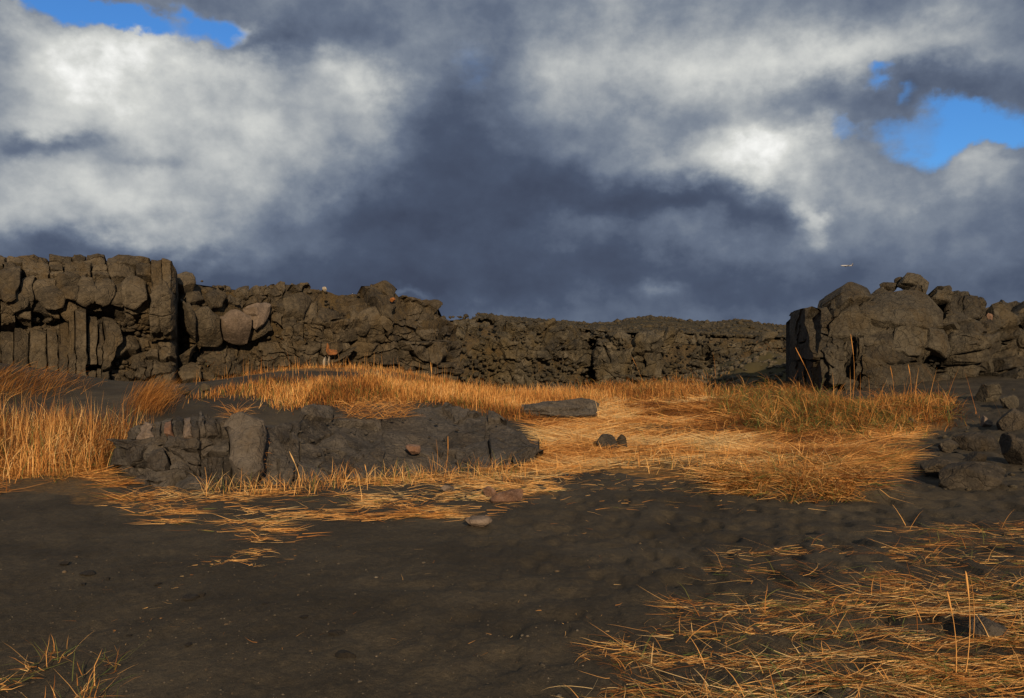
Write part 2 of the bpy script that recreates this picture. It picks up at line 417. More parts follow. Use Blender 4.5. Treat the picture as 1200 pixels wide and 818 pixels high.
# ------------------------------------------------------------------ grass areas (photo outlines), used by blades and by the litter on the ground
def inside(poly, x, y):
    poly = np.asarray(poly, float); r = np.zeros(np.shape(x), bool)
    j = len(poly) - 1
    for i in range(len(poly)):
        xi, yi = poly[i]; xj, yj = poly[j]
        with np.errstate(divide='ignore', invalid='ignore'):
            c = ((yi > y) != (yj > y)) & (x < (xj - xi) * (y - yi) / (yj - yi + 1e-12) + xi)
        r ^= c; j = i
    return r
AREA = {
    'left_stand': [(-90, 498), (40, 502), (95, 512), (140, 520), (150, 526), (128, 548), (60, 560), (-90, 560)],
    'left_mat': [(-90, 545), (150, 530), (150, 560), (170, 590), (90, 585), (20, 578), (-90, 590)],
    'dune': [(225, 470), (290, 450), (400, 443), (470, 446), (560, 458), (620, 465), (700, 462), (700, 475), (600, 490), (520, 470), (440, 470), (370, 472), (335, 478), (305, 468), (270, 464)],
    'flat': [(560, 470), (700, 458), (800, 452), (860, 470), (880, 490), (1000, 500), (1075, 500), (1050, 520), (960, 535), (960, 560), (840, 560), (740, 552), (660, 556), (600, 570), (560, 560), (640, 520), (630, 500), (600, 480)],
    'front': [(190, 572), (330, 568), (420, 560), (500, 554), (620, 553), (670, 558), (640, 588), (600, 602), (540, 608), (430, 612), (380, 622), (330, 632), (250, 628), (190, 616), (150, 600), (140, 585)],
    'hummock': [(835, 460), (900, 450), (945, 456), (1000, 470), (1060, 462), (1110, 466), (1115, 492), (1060, 508), (960, 512), (880, 504), (840, 486)],
    'strip': [(690, 470), (700, 452), (760, 446), (830, 446), (850, 460), (820, 470)],
    'bank': [(840, 545), (900, 530), (1010, 520), (1010, 560), (990, 578), (930, 582), (880, 570), (840, 568)],
    'near': [(720, 745), (760, 730), (790, 700), (830, 655), (900, 632), (1010, 622), (1100, 612), (1290, 605), (1290, 880), (650, 880), (690, 790)],
    'corner': [(-80, 775), (60, 760), (150, 778), (150, 800), (120, 880), (-80, 880)],
}
def area_world(poly):                      # the photo outline dropped onto the ground, as a plan outline
    x, y, _ = hit([p[0] for p in poly], [p[1] for p in poly])
    return np.stack([x, y], -1)

# ------------------------------------------------------------------ ground sheet
azd = np.linspace(R(-38), R(38), 500)
azc = np.arange(42, 320, 6.0) * math.pi / 180
az = np.concatenate([azd, azc])
rad = np.concatenate([np.linspace(0.3, 2.4, 8)[:-1], np.exp(np.linspace(math.log(2.4), math.log(60), 520)), np.exp(np.linspace(math.log(66), math.log(6000), 26))])
A_, R_ = np.meshgrid(az, rad)
GX, GY = np.sin(A_) * R_, np.cos(A_) * R_
GZ = height(GX, np.where(GY > 0, GY, 0))
front = (GY > 2.2) & (np.abs(A_) < R(40)) & (R_ < 60)
pxg = np.where(front, 600 + F * GX / np.maximum(GY, .1), -9999); pyg = HOR + F * (EYE - GZ) / np.maximum(GY, .1)
lit = np.zeros_like(GX)
for k, wgt in (('left_stand', 1.0), ('left_mat', .55), ('dune', .95), ('flat', 1.0), ('front', .28), ('hummock', .9), ('strip', .9), ('bank', .2), ('near', .25), ('corner', .3)):
    poly = area_world(AREA[k])
    wx = GX + 0.35 * vnoise(GX * 1.2, GY * 1.2, 0, 5); wy = GY + 0.5 * vnoise(GX * 1.2, GY * 1.2, 0, 6)
    lit = np.maximum(lit, wgt * inside(poly, wx, wy))
zone = (GY > 20) & (GY < 32) & (GX > -7.5) & (GX < 7.5)
lit[zone] = np.maximum(lit[zone], .8)
for _ in range(3):
    lit[1:-1, 1:-1] = (lit[:-2, 1:-1] + lit[2:, 1:-1] + lit[1:-1, :-2] + lit[1:-1, 2:] + 2 * lit[1:-1, 1:-1]) / 6
moss = np.clip(gauss(GX, GY, 12, 40, 5, 7) * 1.3, 0, 1)
gm = grid_mesh('ground', np.stack([GX, GY, GZ], -1), {'litter': lit.ravel(), 'moss': moss.ravel()}, wrap=True)
# close the small hole under the camera
ground = link('ground', gm, MAT['sand'])
tag(ground, 'black volcanic sand floor with scuffed dips and straw litter', 'ground', kind='structure')

# ------------------------------------------------------------------ rock building
class Wall:
    """A rock face given by its distance Y over the photo outline; depth d is measured along its outward normal in metres."""
    def __init__(self, yfun, nmax=9e9): self.yfun = yfun; self.nmax = nmax
    def P(self, px, py): return at(px, py, self.yfun(np.asarray(px, float), np.asarray(py, float)))
    def Nn(self, px, py):
        e = 4.0; px = np.minimum(px, self.nmax)
        a = self.P(px + e, py) - self.P(px - e, py); b = self.P(px, py + e) - self.P(px, py - e)
        n = np.cross(a, b)
        n /= np.linalg.norm(n, axis=-1, keepdims=True) + 1e-9
        n[n[..., 1] > 0] *= -1
        return n
    def m(self, px, py): return float(self.yfun(np.array(px, float), np.array(py, float))) / F
def clip_poly(poly, p, n):
    out = []
    k = len(poly)
    d = [(q[0] - p[0]) * n[0] + (q[1] - p[1]) * n[1] for q in poly]
    for i in range(k):
        j = (i + 1) % k
        if d[i] <= 0: out.append(poly[i])
        if (d[i] < 0) != (d[j] < 0) and d[i] != d[j]:
            t = d[i] / (d[i] - d[j])
            out.append((poly[i][0] + t * (poly[j][0] - poly[i][0]), poly[i][1] + t * (poly[j][1] - poly[i][1])))
    return out
def voronoi(seeds, top=None, base=None, nb=26):
    S = np.array(seeds, float)
    x0, y0 = S.min(0) - 30; x1, y1 = S.max(0) + 30
    cells = []
    for i, s in enumerate(S):
        poly = [(x0, y0), (x1, y0), (x1, y1), (x0, y1)]
        d = ((S - s) ** 2).sum(1)
        for j in np.argsort(d)[1:nb]:
            poly = clip_poly(poly, (S[j] + s) / 2, S[j] - s)
            if len(poly) < 3: break
        for prof, sg in ((top, -1), (base, 1)):
            if prof is None or len(poly) < 3: continue
            e = 5
            ya, yb = ip(s[0] - e, prof), ip(s[0] + e, prof)
            n = np.array([-(yb - ya) / (2 * e), 1.0]) * sg
            poly = clip_poly(poly, (s[0], (ya + yb) / 2 + (random.uniform(-2, 1.5) if sg < 0 else 0)), n)
        cells.append(poly)
    return cells
def area_of(p):
    p = np.array(p); x, y = p[:, 0], p[:, 1]
    return 0.5 * abs(np.dot(x, np.roll(y, -1)) - np.dot(y, np.roll(x, -1)))
def bsp(poly, size, out, st=(0.0, 0.0, 0.0), kd=0.12, kt=0.16, ang=0.28, m=0.03, stop=(0.9, 1.5), depth=0):
    """Split an outline again and again along joints; every split shifts and tilts the two halves a little (st = depth, tilt x, tilt y)."""
    if len(poly) < 3: return
    p = np.array(poly); c = p.mean(0)
    w, h = size(c[0], c[1])
    ex, ey = np.ptp(p[:, 0]) / w, np.ptp(p[:, 1]) / h
    if max(ex, ey) < random.uniform(*stop) or depth > 16:
        out.append((poly, st)); return
    a = random.gauss(0, ang)
    if ex > ey: n = np.array([math.cos(a), math.sin(a)]); f = np.ptp(p[:, 0])
    else: n = np.array([math.sin(a), math.cos(a)]); f = np.ptp(p[:, 1])
    q = (p.min(0) + p.max(0)) / 2 + n * random.uniform(-.22, .22) * f
    s_ = math.sqrt(max(area_of(poly), 1)) * m
    for sg in (1, -1):
        k = kd * min(s_, 2.2)
        bsp(clip_poly(poly, q, n * sg), size, out, (st[0] * .9 + random.uniform(-k, k), st[1] * .8 + random.uniform(-kt, kt), st[2] * .8 + random.uniform(-kt, kt)), kd, kt, ang, m, stop, depth + 1)
def block_mesh(name, poly, wall, d0, tilt=(0, 0), dome=0, slope=0.5, bevel=0.05, back=0.7, gap=0.5, warp=0.07, top=None, base=None, amp=0.07, freq=1.1, smooth=34, wf=0.11, wa=1.6, chip=0.6, facets=None):
    p = np.array(poly, float)
    A = area_of(p)
    per = np.linalg.norm(np.roll(p, -1, 0) - p, axis=1)
    s_px = math.sqrt(A)
    n = int(np.clip(per.sum() / max(s_px / 6.5, 1.5), 12, 34))
    cum = np.concatenate([[0], np.cumsum(per)])
    tt = np.linspace(0, cum[-1], n, endpoint=False)
    Q = np.stack([np.interp(tt, cum, np.append(p[:, k], p[0, k])) for k in (0, 1)], -1)
    Q = Q + wa * np.stack([fbm(Q[:, 0] * wf, Q[:, 1] * wf, 0, 3, 3, .6), fbm(Q[:, 0] * wf, Q[:, 1] * wf, 0, 3, 9, .6)], -1) * 1.6
    if top is not None: Q[:, 1] = np.maximum(Q[:, 1], ip(Q[:, 0], top))
    if base is not None: Q[:, 1] = np.minimum(Q[:, 1], ip(Q[:, 0], base))
    if area_of(Q) < max(8, .45 * A): return None, None
    c = Q.mean(0)
    m = wall.m(*c)
    s = s_px * m
    pl = [(tilt[0], tilt[1], 0.0)] + [(gx, gy, o * s) for gx, gy, o in facets or ()]
    for _ in range(0 if facets else dome if dome else random.choice((0, 1, 1, 2, 2))):
        a = random.uniform(0, 2 * math.pi); g = random.uniform(.25, slope) if dome else random.uniform(.4, 1.1) * chip / .6
        pl.append((math.cos(a) * g + tilt[0], math.sin(a) * g + tilt[1], random.uniform(0, .12) * s if dome else g * s * random.uniform(.18, .45)))
    def D(q):
        v = (q - c) * m
        return np.min([v[:, 0] * gx + v[:, 1] * gy + o for gx, gy, o in pl], 0)
    g1 = 1 - gap * random.uniform(.4, 1.6) / (s_px / 2)
    if dome: rings = [(1.0, None), (1.0, bevel), (.95, bevel * .45), (.86, bevel * .15), (.7, .02), (.5, 0), (.25, 0)]
    else: rings = [(g1, None), (g1, bevel), (g1 * .94, bevel * .2), (.8, 0), (.6, 0), (.4, 0), (.2, 0)]
    V, W = [], []
    for t, drop in rings:
        q = c + (Q - c) * t
        d = np.full(n, d0 - back) if drop is None else d0 + D(q) - drop * s
        if drop is not None: d = np.maximum(d, d0 - back + 0.02)
        V.append(wall.P(q[:, 0], q[:, 1]) + wall.Nn(q[:, 0], q[:, 1]) * d[:, None]); W.append(np.full(n, 0.0 if drop is None else 1.0))
    q = c[None]
    V.append(wall.P(q[:, 0], q[:, 1]) + wall.Nn(q[:, 0], q[:, 1]) * (d0 + D(q))[:, None]); W.append(np.ones(1))
    V = np.concatenate(V)
    nn = wall.Nn(np.array([c[0]]), np.array([c[1]]))[0]
    f = freq
    dn = fbm(V[:, 0] * f, V[:, 1] * f, V[:, 2] * f * 1.3, 5, 1, 0.62) * 1.5 - 0.5 * np.abs(fbm(V[:, 0] * f * 3, V[:, 1] * f * 3, V[:, 2] * f * 3, 3, 31, .6))
    lat = np.stack([fbm(V[:, 0] * f * 2.5, V[:, 1] * f * 2.5, V[:, 2] * f * 2.5, 3, sd, 0.6) for sd in (51, 91, 71)], -1)
    V = V + (nn * dn[:, None] + lat * .5) * (amp * (.5 if dome else 1.0)) * np.concatenate(W)[:, None]
    faces = []
    for r in range(len(rings) - 1):
        for i in range(n):
            j = (i + 1) % n
            faces.append((r * n + i, r * n + j, (r + 1) * n + j, (r + 1) * n + i))
    r = len(rings) - 1
    for i in range(n): faces.append((r * n + i, r * n + (i + 1) % n, (r + 1) * n))
    faces.append(tuple(reversed(range(n))))
    o = V[:n].mean(0)
    return mesh_py(name, V - o, faces, smooth), o
def core_mesh(name, wall, px0, px1, top, base, off=-0.1, amp=0.2, freq=0.8, back=5.0, step=3.0, rows=44, side=True):
    px = np.arange(px0, px1 + step, step)
    tops = ip(px, top) + 2.0; bs = ip(px, base)
    t = np.linspace(0, 1, rows)[:, None]
    PX = np.broadcast_to(px, (rows, len(px))); PY = bs + (tops - bs) * t
    G = wall.P(PX, PY); n = wall.Nn(PX, PY)
    d = off + amp * (fbm(G[..., 0] * freq, G[..., 1] * freq, G[..., 2] * freq * 1.6, 5, 17, 0.6) * 1.5)
    G = G + n * d[..., None]
    top_row = G[-1].copy(); tb = top_row.copy(); tb[:, 1] += back; tb[:, 0] += back * tb[:, 0] / np.maximum(tb[:, 1], 1)
    tb[:, 2] -= 0.15
    bb = tb.copy(); bb[:, 2] = G[0][:, 2]
    G = np.concatenate([bb[None] * 1.0, G, ((top_row + tb) / 2)[None], tb[None], bb[None]], 0)
    if side:
        l = G[:, :1].copy(); r = G[:, -1:].copy()
        l[:, 0, 1] = tb[0, 1]; r[:, 0, 1] = tb[-1, 1]
        l[:, 0, 0] = tb[0, 0]; r[:, 0, 0] = tb[-1, 0]
        G = np.concatenate([l, G, r], 1)
    me = grid_mesh(name, G)
    me.set_sharp_from_angle(angle=R(50))
    return me
def jgrid(x0, y0, x1, y1, cw, ch, jit=0.28, drop=0.0):
    out = []
    ny = max(1, round((y1 - y0) / ch)); nx = max(1, round((x1 - x0) / cw))
    for j in range(ny):
        for i in range(nx):
            if random.random() < drop: continue
            x = x0 + (i + 0.5 + (0.25 if j % 2 else -0.25) * (nx > 1)) * (x1 - x0) / nx + random.uniform(-jit, jit) * cw
            y = y0 + (j + 0.5) * (y1 - y0) / ny + random.uniform(-jit, jit) * ch
            out.append((x, y))
    return out
def ico(sub):
    import bmesh
    bm = bmesh.new(); bmesh.ops.create_icosphere(bm, subdivisions=sub, radius=1)
    V = np.array([v.co[:] for v in bm.verts]); Fc = [tuple(v.index for v in f.verts) for f in bm.faces]
    bm.free(); return V, Fc
ICO = {k: ico(k) for k in (1, 2, 3, 4)}
def rock_verts(seed, dims, sub=3, planes=11, rough=0.05, cut=(0.62, 0.92)):
    r_ = np.random.default_rng(seed)
    V, Fc = ICO[sub]
    nrm = r_.normal(size=(planes, 3)); nrm /= np.linalg.norm(nrm, axis=1, keepdims=True)
    h = r_.uniform(cut[0], cut[1], planes)
    dt = V @ nrm.T
    rad_ = np.min(np.where(dt > 0.05, h / np.maximum(dt, 0.05), 9), 1)
    rad_ = np.minimum(rad_, 1.0)
    P = V * rad_[:, None]
    P = P * (1 + rough * 2 * fbm(V[:, 0] * 2.3 + seed, V[:, 1] * 2.3, V[:, 2] * 2.3, 4, seed % 97, 0.6))[:, None]
    return P * np.array(dims), Fc
def boulder(px, py, w, h, mat='grey', label='', seed=1, depth=None, group=None, name='boulder', rot=None, Y=None, sink=0.24, cut=(.45, .85), cat='rock', zbase=None, sub=4, rough=.035):
    """A loose rock whose base centre shows at photo (px, py) and which is w x h photo pixels large."""
    if Y is None: x, y, z = on_ground(px, py)
    else:
        x, y, z = [float(v) for v in at(px, py, Y)]
    k = y / F
    W, H = w * k, h * k
    Dp = depth * k if depth else (W + H) / 2
    P, Fc = rock_verts(seed, (W / 2 * 1.12, Dp / 2 * 1.12, H / 2 * 1.15 * (1 + sink)), sub, planes=9, rough=rough, cut=cut)
    if rot:
        c_, s_ = math.cos(rot), math.sin(rot)
        P = P @ np.array([[c_, 0, s_], [0, 1, 0], [-s_, 0, c_]])
    me = mesh_py(name, P, Fc, 24)
    o = link(name, me, MAT[mat])
    o.location = (x, y + Dp * 0.3, z + H / 2 * (1 - sink))
    tag(o, label, cat, group)
    return o
def rubble_mesh(name, pos, sizes, seed=5, flat=0.7):
    base = [rock_verts(seed + i, (1, 1, flat), 1, 7, 0.08)[0] for i in range(8)]
    Fi = np.array(ICO[1][1]); nV = len(base[0])
    r_ = np.random.default_rng(seed)
    Vs, Ls = [], []
    for i, (p, s) in enumerate(zip(pos, sizes)):
        b = base[r_.integers(8)]
        a = r_.uniform(0, 6.28); c_, s_ = math.cos(a), math.sin(a)
        b = b @ np.array([[c_, s_, 0], [-s_, c_, 0], [0, 0, 1]]) * s * r_.uniform(.7, 1.3, 3)
        Vs.append(b + p); Ls.append(Fi + i * nV)
    V = np.concatenate(Vs); Lp = np.concatenate(Ls).ravel()
    return mesh_arr(name, V, Lp, np.full(len(Lp) // 3, 3))

def build_blocks(root, wall, leaves, mat, top, base, limit=285, name='basalt_block', minpx=14, drop=0.0, extras=(), **kw):
    """leaves: (outline, (depth, tilt x, tilt y)[, options]); extras are always kept."""
    L_ = [l for l in leaves if area_of(l[0]) > minpx and random.random() > drop]
    L_.sort(key=lambda l: -area_of(l[0]))
    rest_v, rest_f, cnt = [], [], 0
    for k_, l in enumerate(list(extras) + L_):
        o = dict(kw); o.update(l[2] if len(l) > 2 else {})
        nm = o.pop('name', name); mt = o.pop('mat', mat); lab = o.pop('label', None)
        me, loc = block_mesh(nm, l[0], wall, float(np.clip(l[1][0], -1.2, 1.2)), tilt=(l[1][1], l[1][2]), top=top, base=base, **o)
        if me is None: continue
        if k_ >= limit:
            v = np.empty(len(me.vertices) * 3, np.float32); me.vertices.foreach_get('co', v); v = v.reshape(-1, 3) + loc - np.array(root.location)
            rest_f += [tuple(i + cnt for i in p.vertices) for p in me.polygons]; rest_v.append(v); cnt += len(v)
            bpy.data.meshes.remove(me); continue
        ob = link(nm, me, MAT[mt], root, tuple(loc - np.array(root.location)))
        if lab: ob['label'] = lab
    if rest_v:
        ob = link('small_blocks', mesh_py('small_blocks', np.concatenate(rest_v), rest_f, 34), MAT[mat], root)
        ob['kind'] = 'stuff'
def rect(x0, y0, x1, y1): return [(x0, y0), (x1, y0), (x1, y1), (x0, y1)]
def egg(cx, cy, rx, ry, n=None):
    n = n or random.choice((5, 6, 6, 7)); o_ = random.uniform(0, 6.28)
    return [(cx + rx * random.uniform(.88, 1.2) * math.cos(o_ + 2 * math.pi * k / n), cy + ry * random.uniform(.88, 1.2) * math.sin(o_ + 2 * math.pi * k / n)) for k in range(n)]
def egg_round(cx, cy, rx, ry, n=9):
    return [(cx + rx * random.uniform(.85, 1.1) * math.cos(2 * math.pi * k / n), cy + ry * random.uniform(.85, 1.1) * math.sin(2 * math.pi * k / n)) for k in range(n)]
def surf_rubble(root, wall, px, py, sizes, mat, name, d=0.0, seed=3):
    P = wall.P(px, py) + wall.Nn(px, py) * d
    o = link(name, rubble_mesh(name, P - np.array(root.location), sizes, seed), MAT[mat], root)
    o['kind'] = 'stuff'
    return o

random.seed(7)
# ---- headland : the tall cliff on the left
HL_TOP = [(-320, 296), (-60, 300), (27, 301), (60, 299), (100, 298), (150, 300), (178, 301), (184, 306), (200, 308), (207, 322), (211, 330)]
HL_BASE = [(-320, 505), (0, 490), (120, 486), (211, 486)]
def hl_y(px, py):
    y = ip(px, [(-320, 24), (0, 28), (120, 29.5), (200, 30.3), (207, 30.8), (213, 34.0)])
    prof = ip(py, [(290, 1.0), (312, 0.45), (324, 0.25), (330, -0.15), (350, -0.35), (372, -0.25), (380, 0.45), (392, 0.5), (400, 0.05), (430, 0.0), (490, -0.3)])
    bl = sstep(120, 150, px)
    prof2 = ip(py, [(290, 0.7), (318, 0.2), (345, -0.25), (372, -0.1), (392, 0.5), (420, 0.15), (490, -0.5)])
    return y + prof * (1 - bl) + prof2 * bl
W_HL = Wall(hl_y, 194.0)
headland = empty('cliff', (-12.5, 30, -0.5))
tag(headland, 'tall brown basalt cliff with upright columns under an overhang of blocks', 'cliff')
link('rock_face', core_mesh('rock_face', W_HL, -320, 211, HL_TOP, HL_BASE, off=-0.28, amp=0.16, back=10), MAT['cliff'], headland, (12.5, -30, 0.5))
lv = []
bsp(rect(-150, 297, 178, 312), lambda x, y: (40, 11), lv, (.05, 0, 0), .06, .10, .08, .03)
bsp(rect(-150, 312, 178, 327), lambda x, y: (34, 13), lv, (.15, 0, 0), .07, .12, .08, .03)
bsp(rect(-150, 327, 176, 353), lambda x, y: (31, 24), lv, (.25, 0, .1), .16, .25, .2, .03)
bsp(rect(-150, 353, 176, 381), lambda x, y: (28, 22), lv, (.2, 0, .1), .2, .28, .2, .03)
bsp(rect(-150, 381, 178, 396), lambda x, y: (17, 8), lv, (-.05, 0, 0), .2, .3, .3, .03)
col_l = []
bsp(rect(-150, 394, 130, 490), lambda x, y: (17, 150 if x < 100 else 62), col_l, (0, 0, 0), .34, .10, .06, .03)
lv += [l + (dict(name='basalt_column', bevel=.10, gap=1.3, amp=.06, chip=.3, back=1.2),) for l in col_l]
bsp(rect(130, 396, 206, 490), lambda x, y: (24, 21), lv, (.05, 0, 0), .22, .25, .22, .03)
bsp(rect(178, 300, 207, 346), lambda x, y: (15, 40), lv, (.35, 0, 0), .1, .1, .08, .03)
bsp(rect(176, 346, 206, 396), lambda x, y: (22, 24), lv, (.4, 0, .2), .15, .2, .2, .03)
ex = [(egg(x, y, a, b), (d * .65, 0, .22), dict(dome=3, bevel=.09, amp=.12, slope=.6)) for x, y, a, b, d in ((60, 348, 19, 15, .55), (100, 343, 14, 15, .45), (122, 342, 15, 16, .5), (156, 343, 17, 17, .65), (189, 349, 14, 19, .62), (20, 352, 16, 12, .4), (-15, 345, 18, 15, .5), (138, 350, 12, 11, .3), (78, 362, 12, 9, .2))]
build_blocks(headland, W_HL, lv, 'cliff', HL_TOP, HL_BASE, extras=ex, amp=.11, wf=.10, wa=2.0)
rx = rng.uniform(-100, 205, 420); ry = np.where((rng.random(420) < .55) | (rx < 130), rng.uniform(376, 395, 420), rng.uniform(400, 480, 420))
surf_rubble(headland, W_HL, rx, ry, rng.uniform(.05, .16, 420), 'cliff', 'rubble', -.05)

random.seed(12)
# ---- middle cliff
MC_TOP = [(195, 320), (207, 323), (240, 328), (275, 333), (300, 337), (320, 340), (328, 336), (340, 334), (380, 338), (400, 341), (425, 338), (440, 333), (455, 330), (462, 336), (470, 345), (490, 350), (505, 353), (517, 357), (521, 370), (535, 380)]
MC_BASE = [(195, 492), (300, 487), (400, 480), (535, 474)]
def mc_y(px, py):
    y = ip(px, [(195, 31.9), (235, 32.7), (310, 35), (455, 38), (515, 40.5), (535, 42.5)])
    return y + ip(py, [(320, 1.2), (345, 0.5), (375, -0.1), (400, .35), (430, 0.1), (490, -0.8)]) + 0.5 * vnoise(px * .022, py * .02, 0, 77)
W_MC = Wall(mc_y)
midcliff = empty('cliff', (-8, 36, -0.7))
tag(midcliff, 'crumbling brown rock wall behind the grassy dune with loose boulders stuck in it', 'cliff')
link('rock_face', core_mesh('rock_face', W_MC, 195, 535, MC_TOP, MC_BASE, off=-0.20, amp=0.2, back=10), MAT['soil'], midcliff, (8, -36, 0.7))
lv = []
bsp(rect(196, 315, 330, 403), lambda x, y: (22, 15), lv, (.1, 0, .1), .16, .2, .3, .035)
bsp(rect(330, 322, 535, 400), lambda x, y: (24, 17) if y < 375 else (15, 10), lv, (.15, 0, .1), .14, .17, .3, .036, (.8, 2.4))
bsp(rect(196, 400, 535, 478), lambda x, y: (16, 11), lv, (0, 0, 0), .13, .22, .35, .036, (.8, 2.6))
ex = [([(222, 367), (238, 361), (253, 371), (255, 389), (239, 396), (224, 387)], (.75, 0, .15), dict(dome=4, slope=.6, bevel=.10, amp=.12, mat='cliff', label='large smooth grey boulder bulging from the wall')),
      ([(256, 373), (268, 364), (282, 369), (285, 387), (271, 396), (257, 391)], (.75, .1, .1), dict(dome=4, slope=.6, bevel=.10, amp=.12, mat='pink', label='large pinkish boulder bulging from the wall')),
      ([(284, 360), (300, 357), (313, 367), (308, 376), (290, 375)], (.65, 0, .1), dict(dome=3, bevel=.1, amp=.1, mat='pink')), ([(284, 378), (312, 376), (316, 384), (298, 391), (285, 388)], (.5, 0, .3), dict(dome=3, bevel=.1, amp=.1)),
      (egg(222, 352, 14, 9), (.35, 0, .2), dict(dome=4, bevel=.1, amp=.12)), (egg(250, 352, 12, 10), (.35, 0, .2), dict(dome=4, bevel=.1, amp=.12)), (egg(283, 398, 12, 7), (.4, 0, .2), dict(dome=4, bevel=.1, amp=.12)),
      (egg(345, 360, 22, 14), (.5, 0, .1), dict(dome=5, bevel=.16, amp=.1)), (egg(405, 392, 16, 10), (.4, 0, .1), dict(dome=5, bevel=.16, amp=.1)), (egg(440, 372, 20, 13), (.4, 0, .1), dict(dome=5, bevel=.16, amp=.1))]
ex += [(egg(x, y, a, b), (d, 0, .2), dict(dome=3, bevel=.1, amp=.12)) for x, y, a, b, d in ((216, 343, 8, 10, .9), (214, 372, 7, 13, .95), (217, 401, 9, 11, .9), (214, 426, 8, 11, .9), (221, 447, 9, 9, .8))]
build_blocks(midcliff, W_MC, lv, 'cliff', MC_TOP, MC_BASE, drop=.07, extras=ex, amp=.20, freq=.9, wf=.13, wa=2.0)
rx = rng.uniform(200, 530, 700); ry = ip(rx, MC_TOP) + rng.random(700) ** .6 * 130
surf_rubble(midcliff, W_MC, rx, ry, rng.uniform(.04, .13, 700), 'cliff', 'rubble', 0.0, 9)

random.seed(16)
# ---- far wall
FW_TOP = [(500, 372), (520, 371), (560, 370), (600, 374), (640, 378), (690, 384), (720, 387), (800, 388), (860, 391), (960, 394), (1100, 396)]
FW_BASE = [(500, 474), (700, 474), (900, 470), (1100, 466)]
def fw_y(px, py):
    y = ip(px, [(500, 42.5), (640, 45), (692, 47.2), (697, 46), (760, 45), (840, 47), (960, 52), (1100, 56)])
    y = y + 1.5 * np.exp(-((px - 694.5) / 4.0) ** 2) * sstep(396, 404, py) + 1.3 * np.exp(-((px - 828) / 6.0) ** 2) * sstep(405, 420, py)
    return y + ip(py, [(370, 2.2), (388, 0.9), (400, 0.3), (420, 0.0), (440, -.3), (474, -1.2)]) + 0.7 * vnoise(px * .016, py * .02, 0, 78)
W_FW = Wall(fw_y)
farwall = empty('cliff', (4, 46, -0.9))
tag(farwall, 'low rough dark rock wall at the back with a black vertical cleft', 'cliff')
link('rock_face', core_mesh('rock_face', W_FW, 500, 1100, FW_TOP, FW_BASE, off=-0.36, amp=0.2, back=10, rows=40), MAT['soil'], farwall, (-4, -46, 0.9))
lv = []
bsp(rect(500, 366, 692, 470), lambda x, y: (15, 10), lv, (0, 0, .1), .12, .2, .3, .045, (.8, 2.8))
bsp(rect(697, 372, 965, 470), lambda x, y: (16, 11), lv, (0, 0, .1), .13, .2, .3, .047, (.8, 2.8))
bsp(rect(692, 370, 697, 398), lambda x, y: (14, 9), lv, (0, 0, .1), .1, .1, .2, .045)
build_blocks(farwall, W_FW, lv, 'cliff_far', FW_TOP, FW_BASE, drop=.06, amp=.24, freq=.8, wf=.14, wa=1.8)
rx = rng.uniform(505, 960, 1300); ry = ip(rx, FW_TOP) + rng.random(1300) ** .9 * 80
surf_rubble(farwall, W_FW, rx, ry, rng.uniform(.05, .17, 1300), 'cliff_far', 'rubble', 0.03, 19)

# ---- plateau and low hills beyond the rims
pxs = np.arange(-1100, 2300, 6.0)
rimY = np.where(pxs < 205, ip(pxs, [(-1100, 30), (-320, 30), (205, 34)]), np.where(pxs < 522, ip(pxs, [(205, 37), (522, 45)]), ip(pxs, [(522, 45.9), (640, 48.5), (692, 50), (760, 48.6), (840, 50.4), (960, 55.4), (1100, 59), (1400, 62), (2300, 65)])))
rimpy = np.where(pxs < 208, 303, np.where(pxs < 520, ip(pxs, MC_TOP) + 4, ip(pxs, FW_TOP) + 2.5))
sky_py = ip(pxs, [(-1100, 330), (200, 340), (500, 366), (560, 373), (640, 378), (690, 381.5), (715, 380), (735, 376), (760, 373), (790, 375), (810, 378.5), (840, 379), (862, 376), (880, 378), (900, 382), (1000, 381), (1200, 378), (2300, 360)])
tl = np.linspace(0, 1, 90)
PX, T = np.meshgrid(pxs, tl)
Yp = rimY[None] * np.exp(T * np.log(2200 / rimY[None]))
zr = at(pxs, rimpy, rimY)[..., 2]
Xp = (PX - 600) / F * Yp
crest = 130.0
zc = EYE + (HOR - sky_py) / F * crest
u = np.clip(np.log(Yp / rimY[None]) / np.log(crest / rimY[None]), 0, 3)
visible = (pxs > 560)[None]
Zp = np.where(u < 1, zr[None] + (zc - zr)[None] * sstep(0, 1, u), zc[None] - (u - 1) * 3.0)
Zp = np.where(visible, Zp, zr[None] - 0.1 - 0.5 * u)
Zp = Zp + sstep(0, .3, u) * (0.22 * fbm(Xp * .25, Yp * .25, 0, 4, 61) + 0.25 * fbm(Xp * .05, Yp * .05, 0, 3, 62)) * np.where(visible, 1, .4)
plat = link('plateau', grid_mesh('plateau', np.stack([Xp, Yp, Zp], -1)), MAT['plateau'])
tag(plat, 'mossy stony plateau and low hills beyond the rock wall', 'plateau', kind='structure')
rr = rng.random(2600)
ii = rng.integers(0, 34, 2600); jj = rng.integers(int((560 + 1100) / 6), int((980 + 1100) / 6), 2600)
pp = np.stack([Xp[ii, jj] + rng.uniform(-.3, .3, 2600), Yp[ii, jj] + rng.uniform(-.8, .8, 2600), Zp[ii, jj]], -1)
st = link('plateau_stones', rubble_mesh('plateau_stones', pp, rng.uniform(.1, .28, 2600) * (1 + (rr > .97) * 1.0), 29), MAT['cliff_far'])
tag(st, 'loose stones strewn over the plateau above the far rock wall', 'stones', kind='stuff')

random.seed(63)
